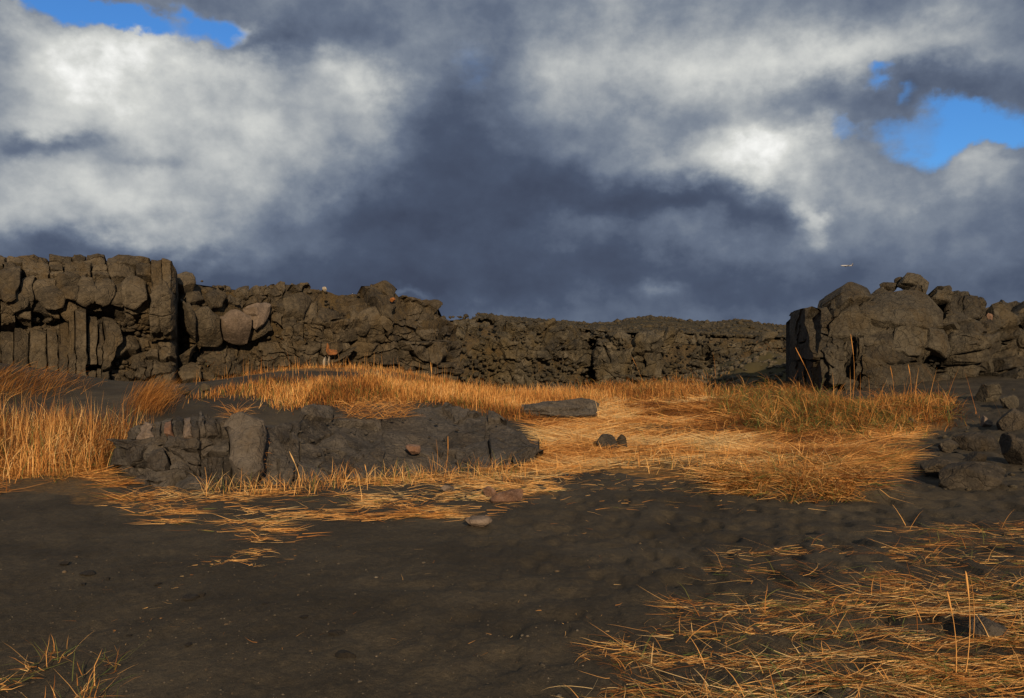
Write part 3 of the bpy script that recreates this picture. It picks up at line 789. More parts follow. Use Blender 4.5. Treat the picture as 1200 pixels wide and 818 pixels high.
# ---- crag on the right
CR_TOP = [(938, 372), (942, 364), (955, 361), (972, 361), (976, 350), (979, 340), (986, 337), (1010, 338), (1030, 339), (1050, 339), (1085, 340), (1105, 342), (1128, 347), (1140, 352), (1150, 357), (1165, 354), (1180, 350), (1230, 344), (1330, 338)]
CR_BASE = [(938, 492), (975, 490), (1100, 486), (1330, 480)]
def cr_y(px, py):
    y = ip(px, [(936, 27.2), (958, 25.2), (972, 23.6), (1010, 23.4), (1060, 23.6), (1095, 24.0), (1103, 24.8), (1130, 24.4), (1200, 26), (1330, 27)])
    y = y + ip(py, [(325, 2.6), (350, 1.6), (370, .9), (400, .45), (450, 0.0), (490, -.4)]) * sstep(945, 1000, px) 
    return y + .25 * vnoise(px * .03, py * .03, 0, 79)
W_CR = Wall(cr_y)
crag = empty('crag', (12, 24.5, 0))
tag(crag, 'dark rock crag with a black shaded left face and broken blocks on its slope', 'crag')
link('rock_face', core_mesh('rock_face', W_CR, 938, 1330, CR_TOP, CR_BASE, off=-0.22, amp=0.14, back=6), MAT['crag'], crag, (-12, -24.5, 0))
lv = []
cl = []
bsp(rect(940, 352, 974, 492), lambda x, y: (13, 52), cl, (-.05, 0, 0), .05, .06, .12, .024)
lv += [l + (dict(name='basalt_column', back=.3, amp=.10),) for l in cl]
cl = []
bsp(rect(974, 395, 1012, 492), lambda x, y: (12, 70), cl, (.12, 0, 0), .2, .1, .06, .024)
lv += [l + (dict(name='basalt_column', gap=1.0),) for l in cl]
bsp(rect(974, 325, 1050, 395), lambda x, y: (60, 34), lv, (.2, 0, .08), .07, .08, .35, .024)
bsp([(1012, 395), (1050, 385), (1098, 396), (1098, 490), (1012, 490)], lambda x, y: (62, 40) if y < 450 else (30, 18), lv, (.12, 0, 0), .07, .09, .35, .024)
bsp(rect(1050, 333, 1090, 348), lambda x, y: (8, 18), lv, (.1, 0, 0), .12, .05, .05, .024)
bsp(rect(1090, 328, 1150, 358), lambda x, y: (28, 22), lv, (.3, 0, .1), .12, .15, .2, .024)
bsp(rect(1106, 356, 1150, 382), lambda x, y: (17, 26), lv, (.35, 0, 0), .15, .12, .1, .024)
bsp(rect(1098, 382, 1150, 490), lambda x, y: (27, 22), lv, (.0, 0, .1), .24, .22, .3, .025)
bsp(rect(1150, 330, 1330, 490), lambda x, y: (22, 17), lv, (.0, 0, .1), .38, .35, .35, .026)
ex = [([(1008, 356), (1030, 349), (1060, 348), (1080, 352), (1094, 366), (1096, 384), (1080, 393), (1050, 388), (1022, 384), (1004, 370)], (.38, .05, .14), dict(dome=3, slope=.3, bevel=.06, amp=.12, label='broad smooth sloping slab', wa=3)),
      ([(1012, 397), (1046, 390), (1074, 397), (1073, 423), (1042, 429), (1014, 421)], (.22, 0, .05), dict(dome=2, slope=.3, bevel=.05, amp=.16, wa=3)), ([(1014, 425), (1044, 431), (1084, 426), (1096, 446), (1062, 464), (1018, 458)], (.2, 0, .1), dict(dome=2, slope=.3, bevel=.05, amp=.16, wa=3)),
      (egg(1112, 385, 17, 13), (.6, 0, .2), dict(dome=5, bevel=.1)), (egg(1120, 411, 22, 16), (.65, 0, .2), dict(dome=5, bevel=.1)), (egg(1089, 400, 14, 15), (.4, 0, .1), dict(dome=4, bevel=.1)),
      (egg(1119, 436, 20, 13), (.4, 0, .3), dict(dome=4, bevel=.1)), (egg(1147, 402, 14, 13), (.5, 0, .2), dict(dome=4, bevel=.1)),
      ([(976, 342), (986, 336), (1014, 337), (1018, 350), (998, 362), (976, 361)], (.30, 0, .15), dict(dome=2, slope=.4, bevel=.05, amp=.14)), (egg(1098, 448, 9, 9), (.35, 0, .1), dict(dome=4, bevel=.1)), (egg(1124, 452, 10, 9), (.4, 0, .1), dict(dome=4, bevel=.1)), (egg(1160, 430, 16, 12), (.4, 0, .1), dict(dome=4, bevel=.1))]
build_blocks(crag, W_CR, lv, 'crag', CR_TOP, CR_BASE, extras=ex, amp=.20, freq=1.25, wf=.09, wa=3.0, gap=.55)
rx = rng.uniform(1040, 1280, 420); ry = ip(rx, CR_TOP) + 30 + rng.random(420) * 110
surf_rubble(crag, W_CR, rx, ry, rng.uniform(.04, .13, 420), 'crag', 'rubble', 0.0, 39)
# white bird-streaked cap on the left corner of the crag
P_, F_ = rock_verts(77, (.36, .25, .10), 3, 9, .06)
cap = link('white_crust', mesh_py('white_crust', P_, F_, 40), MAT['pale'], crag)
cap.location = tuple(at(955, 364.5, 25.7) - np.array([12, 24.5, 0])); cap['label'] = 'whitish crust on the rim of the crag'

random.seed(22)
# ---- low outcrop in front
OC_TOP = [(140, 518), (150, 504), (165, 493), (200, 489), (240, 488), (270, 490), (300, 493), (325, 494), (338, 490), (352, 484), (372, 480), (400, 481), (440, 482), (462, 478), (480, 475), (500, 473), (520, 470), (533, 473), (560, 478), (585, 487), (603, 500), (620, 515), (634, 527)]
OC_BASE = [(140, 556), (165, 580), (215, 590), (270, 592), (330, 586), (370, 580), (420, 570), (480, 564), (540, 560), (600, 552), (634, 532)]
def oc_y(px, py):
    yb = ip(px, [(140, 10.6), (170, 9.75), (230, 9.45), (300, 9.45), (340, 9.75), (400, 10.0), (500, 10.5), (600, 11.0), (634, 11.6)])
    t = np.clip((ip(px, OC_BASE) - 12 - py) / 100.0, 0, 1)
    return yb + t * ip(px, [(140, .9), (310, .9), (350, 1.5), (430, 2.8), (634, 4.0)]) + .12 * vnoise(px * .03, py * .045, 0, 80) + .3 * sstep(0.75, 1, t)
W_OC = Wall(oc_y)
outcrop = empty('rock_outcrop', (-2, 10.5, 0))
tag(outcrop, 'low grey basalt outcrop in the black sand with stubby columns at its left end', 'rock outcrop')
link('rock_face', core_mesh('rock_face', W_OC, 140, 634, OC_TOP, OC_BASE, off=-0.06, amp=0.06, freq=2.2, back=1.6, rows=56), MAT['grey'], outcrop, (2, -10.5, 0))
lv = []
cl = []
bsp(rect(150, 478, 268, 514), lambda x, y: (11, 45), cl, (.07, 0, 0), .10, .12, .08, .0096)
lv += [l + (dict(name='basalt_column', bevel=.09, gap=.7, back=.25, mat=random.choice(('grey', 'grey', 'grey', 'pink'))),) for l in cl]
bsp(rect(138, 514, 236, 592), lambda x, y: (36, 24), lv, (.05, 0, 0), .12, .24, .35, .0096)
bsp(rect(236, 514, 271, 534), lambda x, y: (30, 14), lv, (.05, 0, 0), .1, .1, .1, .0096)
cl = []
bsp(rect(236, 534, 271, 592), lambda x, y: (11, 70), cl, (.05, 0, 0), .12, .08, .05, .0096)
bsp(rect(317, 490, 350, 590), lambda x, y: (15, 60), cl, (.02, 0, 0), .12, .1, .08, .0098)
lv += [l + (dict(name='basalt_column', bevel=.09, gap=.8, back=.25),) for l in cl]
bsp(rect(350, 460, 450, 590), lambda x, y: (60, 34), lv, (.02, 0, .03), .06, .10, .45, .0112)
bsp(rect(450, 460, 640, 570), lambda x, y: (52, 32) if y > 492 else (28, 16), lv, (.02, 0, .03), .07, .12, .45, .0118)
ex = [([(273, 499), (290, 496), (306, 499), (310, 520), (309, 545), (304, 563), (298, 573), (290, 576), (282, 573), (276, 563), (271, 545), (270, 520)], (.26, 0, .04), dict(facets=[(.35, .03, .06), (-.35, .03, .06), (.9, 0, .19), (-.9, 0, .19), (.2, -.5, .42), (0, .5, .55)], bevel=.16, amp=.035, mat='barrel', name='basalt_column', label='thick barrel-shaped column standing proud', wa=.8)),
      (egg(188, 566, 26, 12), (.16, 0, .3), dict(dome=5, bevel=.16)), (egg(230, 575, 22, 9), (.16, 0, .3), dict(dome=5, bevel=.16)), (egg(178, 530, 20, 13), (.13, 0, .2), dict(dome=5, bevel=.16)),
      ([(318, 568), (340, 552), (345, 560), (334, 578), (316, 580)], (.2, 0, .1), dict(dome=4, bevel=.12)), ([(193, 497), (202, 496), (203, 512), (194, 513)], (.03, 0, 0), dict(bevel=.06, mat='red', name='basalt_column', wa=.6, label='orange stained stub of a column'))]
build_blocks(outcrop, W_OC, lv, 'grey', OC_TOP, OC_BASE, extras=ex, amp=.05, freq=3.0, wf=.06, wa=3.6, back=.3, chip=.5, gap=.8)
rx = rng.uniform(335, 620, 110); ry = ip(rx, OC_TOP) + 4 + rng.random(110) ** .7 * 85
surf_rubble(outcrop, W_OC, rx, ry, rng.uniform(.01, .05, 110) * rng.random(110) ** .5, 'grey', 'rubble', 0.03, 49)

# ------------------------------------------------------------------ loose rocks
boulder(712, 527, 32, 18, 'pile', 'wider of the two dark boulders lying together on the flat straw', 101)
boulder(730, 526, 14, 17, 'pile', 'narrower of the two dark boulders lying together on the flat straw', 102, depth=16, cut=(.45, .8))
boulder(660, 490, 92, 22, 'grey', 'long flat grey rock showing through the straw behind the outcrop', 103, depth=60, cut=(.6, .95), rough=.12)
boulder(634, 489, 19, 15, 'orange', 'orange lichen covered block at the end of the long flat rock', 104, depth=14)
boulder(559, 618, 32, 14, 'pink', 'flat pinkish grey stone on the sand below the straw', 105, depth=26)
boulder(575, 583, 17, 11, 'red', 'small orange red stone at the straw edge beside a dark slab', 106)
boulder(598, 588, 44, 13, 'red', 'dark reddish brown slab half buried at the straw edge', 107, depth=22, rot=.15)
boulder(524, 578, 20, 9, 'pink', 'small pinkish stone in straw in front of the outcrop', 108)
boulder(483, 531, 17, 13, 'red', 'orange tinted angular stone perched on the outcrop slope', 109, Y=float(W_OC.yfun(np.array(483.), np.array(528.))) - .10, sink=.35)
boulder(1161, 470, 27, 26, 'crag', 'squared brown block at the foot of the crag slope', 110)
boulder(1184, 478, 22, 18, 'crag', 'small brown rock beside the squared block at the crag foot', 111)
boulder(1157, 500, 14, 13, 'pink', 'small pale brown stone alone on the dark slope', 112)
boulder(1190, 502, 30, 24, 'pile', 'grey rock at the frame edge beside the small pale stone', 113)
boulder(1146, 526, 52, 21, 'pile', 'long brown block at the top of the dark boulder pile', 114, depth=30, cut=(.55, .88))
boulder(1112, 530, 26, 15, 'pile', 'small dark rock left of the long brown block in the pile', 115)
boulder(1147, 541, 26, 13, 'pile', 'squat rock in the middle of the boulder pile', 116)
boulder(1150, 570, 82, 30, 'pile', 'largest grey boulder at the front of the pile', 117, depth=50, cut=(.55, .88))
boulder(1100, 556, 48, 22, 'pile', 'low dark boulder at the left end of the pile', 118, depth=36)
boulder(1120, 566, 18, 22, 'pile', 'narrow rock standing against the largest grey boulder', 119)
boulder(1195, 545, 40, 36, 'pile', 'dark rock behind the largest grey boulder in the pile', 120)
boulder(1070, 498, 14, 10, 'grey', 'small grey stone in tangled grass before the crag', 121)
boulder(1052, 500, 26, 7, 'grey', 'flat dark stone in tangled grass before the crag', 122)
boulder(1164, 744, 42, 26, 'grey', 'grey stone half hidden in the nearest straw', 123, depth=34)
boulder(1074, 337, 36, 18, 'crag', 'angular capstone perched on the top of the crag', 124, Y=25.8, cut=(.5, .75))
boulder(1056, 334, 13, 9, 'crag', 'small stone beside the capstone on the crag', 125, Y=26.2)
boulder(1044, 340, 22, 10, 'crag', 'low rounded stone on the crag rim left of the capstone', 126, Y=26.0)
boulder(1161, 374, 8, 7, 'red', 'small reddish stone on the crag right slope', 127, Y=25.3)
boulder(380, 340, 5, 4, 'pale', 'tiny white stone on the rim of the middle cliff', 128, Y=35.8)
boulder(460, 353, 6, 6, 'orange', 'small orange stone near the peak of the middle cliff', 129, Y=37.6)
boulder(388, 416, 12, 8, 'orange', 'orange lichen covered rock jutting from the middle cliff', 130, Y=35.6, cut=(.35, .8))
boulder(383, 412, 4, 9, 'orange', 'thin orange stone upright beside the orange lichen rock', 138, Y=35.6, cut=(.35, .8))
boulder(380, 430, 4, 12, 'pale', 'pale upright stone under the orange rock, the wider one', 131, Y=35.2, cut=(.35, .8))
boulder(385, 429, 3, 11, 'pale', 'pale narrow stone under the orange rock, the thinner one', 132, Y=35.3, cut=(.35, .8))
boulder(219, 388, 4, 10, 'orange', 'thin orange stone between the headland and the bulging boulders', 133, Y=32.2)
boulder(223, 459, 14, 4, 'orange', 'flat orange stone at the foot of the cliff', 134, Y=29.5)
for i, (px, py, w, h) in enumerate([(196, 466, 18, 12), (214, 462, 14, 10), (190, 472, 12, 8), (240, 458, 12, 9), (176, 462, 14, 9)]):
    x, y, z = on_ground(px, py + 4)
    boulder(px, py, w, h, 'cliff', ['brown fallen stone at the cliff foot, the widest', 'fallen stone below the two bulging boulders', 'small fallen stone nearest the sand hollow', 'small fallen stone at the left end of the dune grass', 'fallen stone at the foot of the headland columns'][i], 140 + i, group='fallen stones at the foot of the left cliff', Y=min(y, 28))

CL = ['dark flat clod on the sand, the largest one near the bottom edge', 'dark clod right beside the largest bottom one', 'dark clod in the left sand, broad and flat', 'small dark clod beside the broad left one', 'thin dark clod just left of the broad flat one',
      'upper dark clod of the trio at the far left of the sand', 'tiny dark clod right of the trio at the far left', 'highest dark clod at the far left, nearest the tall grass', 'lowest dark clod of the trio at the far left',
      'dark clod between the straw patch and the largest bottom clod', 'small dark clod in mid sand right of the broad flat one', 'small dark clod above the near left corner grass, the right one', 'small dark clod above the near left corner grass, the left one']
for i, (px, py, w, h) in enumerate([(404, 772, 24, 6), (392, 745, 20, 4), (222, 703, 18, 5), (235, 699, 9, 5), (183, 684, 11, 3), (100, 674, 17, 4), (126, 678, 5, 3), (75, 661, 12, 4), (97, 684, 7, 3), (354, 727, 12, 3), (310, 710, 8, 2), (220, 757, 8, 3), (150, 741, 10, 3)]):
    o = boulder(px, py, w, h, 'clod', CL[i], 300 + i, group='dark clods on the open sand', name='clod', cat='clod', depth=w * .9, cut=(.4, .85), sink=.4)
qx = rng.uniform(-60, 1260, 2600); qy = 560 + 300 * rng.random(2600) ** .8
X, Y, ok = hit(qx, qy); X, Y = X[ok & (Y < 12)], Y[ok & (Y < 12)]
o = link('pebbles', rubble_mesh('pebbles', np.stack([X, Y, height(X, Y)], -1), rng.uniform(.002, .008, len(X)) * (1 + 1.4 * (rng.random(len(X)) > .95)), 73), MAT['pebble'])
tag(o, 'tiny grit and pebbles sprinkled over the black sand', 'pebbles', kind='stuff')
qx = rng.uniform(1085, 1290, 210); qy = rng.uniform(455, 575, 210); k = rng.random(210) < sstep(1040, 1150, qx); qx, qy = qx[k], qy[k]
X, Y, _ = hit(qx, qy)
o = link('scree', rubble_mesh('scree', np.stack([X, Y, height(X, Y)], -1), rng.uniform(.012, .05, len(X)) * (1 + 1.2 * (rng.random(len(X)) > .9)), 71), MAT['crag'])
tag(o, 'small broken stones scattered on the slope around the boulder pile', 'stones', kind='stuff')
X = rng.uniform(8, 17.5, 900); Y = rng.uniform(35, 46, 900)
o = link('scree', rubble_mesh('scree', np.stack([X, Y, height0(X, Y)], -1), rng.uniform(.05, .22, 900), 72), MAT['cliff_far'])
tag(o, 'rubble on the mossy slope left of the crag', 'stones', kind='stuff')

# ------------------------------------------------------------------ grass blades
def blades(name, X, Y, Lg, wd, az, lean, bend, tint, label, lift=0.0, cat='grass', seg=3, hug=False, jitter=0.0, curl=0.0):
    """Every blade is a tapered strip; az = plan direction it leans to, lean = angle from upright, bend = extra droop towards the tip."""
    n = len(X)
    Z = height(X, Y) - 0.01 + lift
    s = np.linspace(0, 1, seg + 1)
    hx, hy = np.cos(az), np.sin(az)
    pos = np.zeros((n, seg + 1, 3))
    pos[:, 0] = np.stack([X, Y, Z], -1)
    caz = az.copy(); cv = rng.normal(size=n) * curl
    for k in range(1, seg + 1):
        th = lean + bend * (s[k] + s[k - 1]) / 2
        caz = caz + jitter * rng.normal(size=n) * .5 + cv
        step = Lg / seg
        pos[:, k, 0] = pos[:, k - 1, 0] + np.sin(th) * np.cos(caz) * step
        pos[:, k, 1] = pos[:, k - 1, 1] + np.sin(th) * np.sin(caz) * step
        pos[:, k, 2] = pos[:, k - 1, 2] + np.cos(th) * step
    if hug:
        for k in range(seg + 1):
            g = height0(pos[:, k, 0], pos[:, k, 1]) + 0.004 + lift * .5
            pos[:, k, 2] = np.maximum(pos[:, k, 2], g)
    ra = rng.uniform(-.9, .9, n)
    wx = np.stack([-hy * np.cos(ra) + hx * np.sin(ra) * .3, hx * np.cos(ra), np.sin(ra) * .8], -1)
    # turn the blade so that it shows some width: mix with the world X axis
    wx = wx / np.linalg.norm(wx, axis=1, keepdims=True)
    prof = np.interp(np.arange(seg) / seg, [0, .35, .7, 1], [1, .95, .6, .25])
    V = np.zeros((n, 2 * seg + 1, 3))
    for k in range(seg):
        off = wx * (wd * prof[k] / 2)[:, None]
        V[:, 2 * k] = pos[:, k] - off; V[:, 2 * k + 1] = pos[:, k] + off
    V[:, 2 * seg] = pos[:, seg]
    b = np.arange(n)[:, None] * (2 * seg + 1)
    quads = [np.concatenate([b + 2 * k, b + 2 * k + 1, b + 2 * k + 3, b + 2 * k + 2], 1) for k in range(seg - 1)]
    tri = np.concatenate([b + 2 * seg - 2, b + 2 * seg - 1, b + 2 * seg], 1)
    loops = np.concatenate(quads + [tri], 1).ravel()
    sizes = np.tile([4] * (seg - 1) + [3], n)
    me = mesh_arr(name, V.reshape(-1, 3), loops, sizes, {'tint': np.repeat(tint, 2 * seg + 1)})
    o = link(name, me, MAT['grass'])
    tag(o, label, cat, kind='stuff')
    return o
def scatter(poly, n, mask=None, spread=(0, 0)):
    p = np.array(poly, float)
    lo, hi = p.min(0), p.max(0)
    xs, ys = [], []
    tot = 0
    for _ in range(60):
        x = rng.uniform(lo[0], hi[0], n); y = rng.uniform(lo[1], hi[1], n)
        k = inside(p, x + 5 * vnoise(x * .05, y * .08, 0, 4), y + 4 * vnoise(x * .06, y * .1, 0, 8))
        if mask is not None: k &= rng.random(n) < mask(x, y)
        xs.append(x[k]); ys.append(y[k]); tot += k.sum()
        if tot >= n: break
    x = np.concatenate(xs)[:n]; y = np.concatenate(ys)[:n]
    X, Y, _ = hit(x, y)
    X = X + rng.normal(size=len(X)) * spread[0]; Y = Y * np.exp(rng.normal(size=len(Y)) * 0.006) + rng.normal(size=len(Y)) * spread[1]
    return X, Y, x, y
def tints(n, lo, hi, green=0.0, X=None, Y=None, var=.12):
    t = rng.uniform(lo, hi, n)
    if X is not None: t = t + var * fbm(X * .9, Y * .9, 0, 3, 23) * 1.6
    t = np.clip(t, 0.0, .88)
    g = rng.random(n) < green
    t[g] = rng.uniform(.9, 1.0, g.sum())
    return t

def U(a, b, n): return rng.uniform(a, b, n)
PI = math.pi
# tall stand on the left
X, Y, px, py = scatter(AREA['left_stand'], 8200, lambda x, y: .10 + .90 * sstep(-.2, .3, fbm(x * .035, y * .08, 0, 3, 14)), (.15, .25))
n = len(X); cl = fbm(X * 1.6, Y * 1.6, 0, 3, 15)
blades('dry_grass', X, Y, U(.20, .62, n) * (1 + .35 * cl), U(.004, .009, n), U(0, 2 * PI, n) * .6 - .6, np.abs(rng.normal(size=n)) * .26, U(0, 1.5, n), np.where(rng.random(n) < .14, U(.72, .88, n), tints(n, .0, .60, .08, X, Y, .3)), 'tall upright orange grass standing at the left edge', seg=4, jitter=.5)
X, Y, px, py = scatter(AREA['left_stand'], 3200, None, (.2, .25)); n = len(X)
blades('green_and_dry_grass', X, Y, U(.10, .34, n), U(.005, .009, n), U(0, 2 * PI, n), U(.2, 1.2, n), U(.2, 1.4, n), tints(n, .0, .55, .22, X, Y, .2), 'short tangled undergrowth at the foot of the tall left grass', jitter=.4)
X, Y, px, py = scatter(AREA['left_stand'], 170, None, (.2, .3)); n = len(X)
blades('tall_grass_stalks', X, Y, U(.6, .95, n), U(.004, .007, n), U(0, 2 * PI, n), np.abs(rng.normal(size=n)) * .13, U(0, .5, n), tints(n, .35, .86), 'thin seed stalks rising above the tall left grass', seg=4, jitter=.1)
X, Y, px, py = scatter([(150, 470), (165, 462), (188, 460), (192, 480), (175, 488), (155, 486)], 900, None, (.1, .2)); n = len(X)
blades('dry_grass', X, Y, U(.35, .6, n), U(.006, .010, n), U(-.6, .8, n), U(.1, .6, n), U(.3, 1.1, n), tints(n, .2, .6, 0, X, Y), 'bushy orange grass clump beside the outcrop top', jitter=.2)
X, Y, px, py = scatter(AREA['left_mat'], 2600, lambda x, y: sstep(-.15, .35, fbm(x * .02, y * .09, 0, 3, 15))); n = len(X)
blades('straw', X, Y, U(.2, .5, n), U(.004, .008, n), np.where(rng.random(n) < .5, 0, PI) + rng.normal(size=n) * .4, U(1.2, 1.5, n), U(.0, .4, n), tints(n, .15, .65, .04, X, Y), 'flattened straw below the tall grass at the left', hug=True, jitter=.4)
X, Y, px, py = scatter([(-90, 445), (27, 437), (70, 446), (100, 456), (70, 462), (-90, 470)], 1500, None, (.2, .4)); n = len(X)
blades('dry_grass', X, Y, U(.25, .5, n), U(.006, .011, n), U(-.6, .6, n), U(.3, 1.0, n), U(.2, .8, n), tints(n, .2, .6, .04, X, Y), 'grass along the crest of the left sand hill', jitter=.2)
# dune
X, Y, px, py = scatter(AREA['dune'], 24000, lambda x, y: .25 + .75 * sstep(-.25, .25, fbm(x * .025, y * .06, 0, 3, 16)), (.15, .3)); n = len(X)
blades('dry_grass', X, Y, U(.08, .26, n), U(.007, .014, n), U(0, 2 * PI, n), np.abs(rng.normal(size=n)) * .55, U(0, .9, n), tints(n, .0, .70, .10, X, Y, .3), 'dense golden grass covering the dune behind the outcrop', jitter=.3)
x = rng.uniform(-7.6, 2.0, 8000); y = rng.uniform(20, 26, 8000); k = (fbm(x * .6, y * .6, 0, 3, 18) > -.25) & (height0(x, y) > .28 + .15 * rng.random(8000)); X, Y = x[k], y[k]; n = len(X)
blades('dry_grass', X, Y, U(.08, .22, n), U(.007, .013, n), U(0, 2 * PI, n), np.abs(rng.normal(size=n)) * .5, U(0, .8, n), tints(n, .0, .62, .08, X, Y, .3), 'golden grass on the crest and back of the dune', jitter=.3)
X = rng.uniform(-7.0, 3.0, 240); Y = rng.uniform(18, 23.5, 240); n = 240
blades('tall_grass_stalks', X, Y, U(.25, .55, n), U(.005, .009, n), U(0, 2 * PI, n), np.abs(rng.normal(size=n)) * .2, U(0, .35, n), tints(n, .25, .7), 'scattered tall thin stalks rising from the dune grass', jitter=.1)
# flat straw
X, Y, px, py = scatter(AREA['flat'], 44000, lambda x, y: sstep(568, 528, y + 26 * fbm(x * .02, y * .12, 0, 3, 20)) * sstep(1090, 985, x + 60 * fbm(x * .02, y * .1, 0, 3, 24)) * (.10 + .90 * sstep(-.30, .12, fbm(x * .012, y * .14, 0, 4, 19) + (515 - y) * .006))); n = len(X)
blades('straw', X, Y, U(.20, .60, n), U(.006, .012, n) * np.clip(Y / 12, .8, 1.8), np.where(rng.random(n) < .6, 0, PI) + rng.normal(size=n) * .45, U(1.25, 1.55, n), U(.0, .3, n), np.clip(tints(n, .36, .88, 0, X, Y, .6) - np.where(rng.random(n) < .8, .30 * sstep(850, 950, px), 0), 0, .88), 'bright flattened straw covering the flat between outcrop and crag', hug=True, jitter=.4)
X, Y, px, py = scatter(AREA['flat'], 2600, None); n = len(X)
blades('dry_grass', X, Y, U(.12, .32, n), U(.005, .010, n), U(0, 2 * PI, n), U(.2, 1.0, n), U(.2, 1.2, n), tints(n, .2, .8, .10, X, Y), 'loose curved blades sticking out of the flat straw', jitter=.3)
# straw in front of the outcrop
X, Y, px, py = scatter(AREA['front'], 4800, lambda x, y: .02 + .98 * sstep(.02, .34, fbm(x * .016, y * .24, 0, 4, 27) * 1.5 + .34 * sstep(608, 564, y) - .14 - .12 * sstep(300, 170, x))); n = len(X)
blades('straw', X, Y, U(.08, .32, n), U(.004, .007, n), np.where(rng.random(n) < .6, 0, PI) + rng.normal(size=n) * .5, U(1.25, 1.55, n), U(.0, .35, n), tints(n, .28, .84, .05, X, Y, .2), 'streaky straw strewn over the sand before the outcrop', hug=True, jitter=.4)
X, Y, px, py = scatter([(270, 640), (300, 625), (350, 622), (355, 640), (330, 655), (290, 668), (230, 662)], 170, lambda x, y: sstep(.0, .3, fbm(x * .03, y * .2, 0, 3, 28))); n = len(X)
blades('straw', X, Y, U(.05, .22, n), U(.003, .005, n), np.where(rng.random(n) < .6, 0, PI) + rng.normal(size=n) * .5, U(1.1, 1.55, n), U(.0, .6, n), tints(n, .28, .84, .05), 'last thin wisps of straw on the open sand', hug=True, jitter=.4, curl=.2)
X, Y, px, py = scatter([(235, 572), (350, 566), (430, 555), (520, 550), (600, 548), (590, 562), (430, 572), (330, 580), (240, 584)], 900, None); n = len(X)
blades('dry_grass', X, Y, U(.10, .34, n), U(.004, .007, n), U(0, 2 * PI, n), U(.1, .9, n), U(.3, 1.4, n), tints(n, .25, .86, .18, X, Y), 'short curved grass growing along the foot of the outcrop', jitter=.3)
X, Y, px, py = scatter([(60, 640), (360, 610), (640, 590), (830, 570), (800, 640), (700, 760), (500, 780), (100, 760)], 230, None); n = len(X)
blades('straw', X, Y, U(.02, .15, n) * U(.3, 1, n), U(.0015, .003, n), U(0, 2 * PI, n), U(.9, 1.55, n), U(0, .9, n), tints(n, .1, .88), 'single straws scattered across the open sand', hug=True, jitter=.5)
for nm, poly, cnt, lab in (('dry_grass', [(402, 490), (420, 478), (470, 478), (480, 488), (450, 497), (415, 497)], 700, 'straw tuft lying in a dip on top of the outcrop'),
                           ('dry_grass', [(272, 492), (284, 488), (286, 497), (274, 498)], 90, 'small orange tuft behind the barrel column')):
    w = rng.uniform(0, 1, (cnt, 2)); pp = np.array(poly, float); lo, hi = pp.min(0), pp.max(0)
    qx = lo[0] + w[:, 0] * (hi[0] - lo[0]); qy = lo[1] + w[:, 1] * (hi[1] - lo[1])
    B = W_OC.P(qx, qy) + W_OC.Nn(qx, qy) * .10
    zz = height(B[:, 0], B[:, 1])
    blades(nm, B[:, 0], B[:, 1], U(.12, .35, cnt), U(.005, .008, cnt), U(-1.0, 1.0, cnt) + np.where(rng.random(cnt) < .4, PI, 0), U(.7, 1.4, cnt), U(.2, .9, cnt), tints(cnt, .25, .7), lab, lift=B[:, 2] - zz, jitter=.3)
qx = U(309, 316, 60); qy = U(498, 572, 60); B = W_OC.P(qx, qy); B[:, 1] -= .10
blades('dry_grass', B[:, 0], B[:, 1], U(.05, .14, 60), U(.004, .007, 60), U(-PI, 0, 60), U(.3, 1.6, 60), U(.6, 1.6, 60), tints(60, .2, .5), 'orange grass wedged in the crack beside the barrel column', lift=B[:, 2] - height(B[:, 0], B[:, 1]), jitter=.3)
# hummock by the crag
X, Y, px, py = scatter(AREA['hummock'], 14000, lambda x, y: .3 + .7 * sstep(-.3, .2, fbm(x * .03, y * .07, 0, 3, 33)), (.15, .3)); n = len(X)
gr = np.where(X < 7.2, .50, .18)
tn = tints(n, .0, .40, 0, X, Y, .3); g = rng.random(n) < gr; tn[g] = U(.9, 1, n)[g]
blades('green_and_dry_grass', X, Y, U(.12, .36, n), U(.007, .013, n), rng.normal(size=n) * .9 + np.where(rng.random(n) < .35, PI, 0), U(.2, 1.1, n), U(.3, 1.2, n), tn, 'tangled green and rusty grass on the hummock below the crag', jitter=.35)
X, Y, px, py = scatter([(945, 476), (1000, 484), (1080, 474), (1100, 480), (1060, 490), (960, 492)], 80, None, (.5, .8)); n = len(X)
blades('tall_grass_stalks', X, Y, U(.4, 1.1, n), U(.006, .011, n), U(0, 2 * PI, n), np.abs(rng.normal(size=n)) * .25, U(0, .9, n), tints(n, .15, .6), 'tall loose stalks standing against the crag foot', jitter=.15)
# strip before the far wall
X, Y, px, py = scatter(AREA['strip'], 4200, None, (.5, 1.2)); n = len(X)
blades('dry_grass', X, Y, U(.15, .5, n), U(.008, .016, n), U(0, 2 * PI, n), U(.05, .9, n), U(.2, 1.0, n), tints(n, .02, .60, .10, X, Y, .3), 'loose orange grass standing before the far wall', jitter=.3)
X, Y, px, py = scatter([(555, 466), (700, 462), (700, 468), (620, 474), (560, 472)], 2600, None, (.4, 1.0)); n = len(X)
blades('dry_grass', X, Y, U(.15, .45, n), U(.008, .014, n), U(0, 2 * PI, n), U(.05, .6, n), U(.2, .8, n), tints(n, .2, .7, .05, X, Y), 'golden grass fringe behind the long flat rock', jitter=.3)
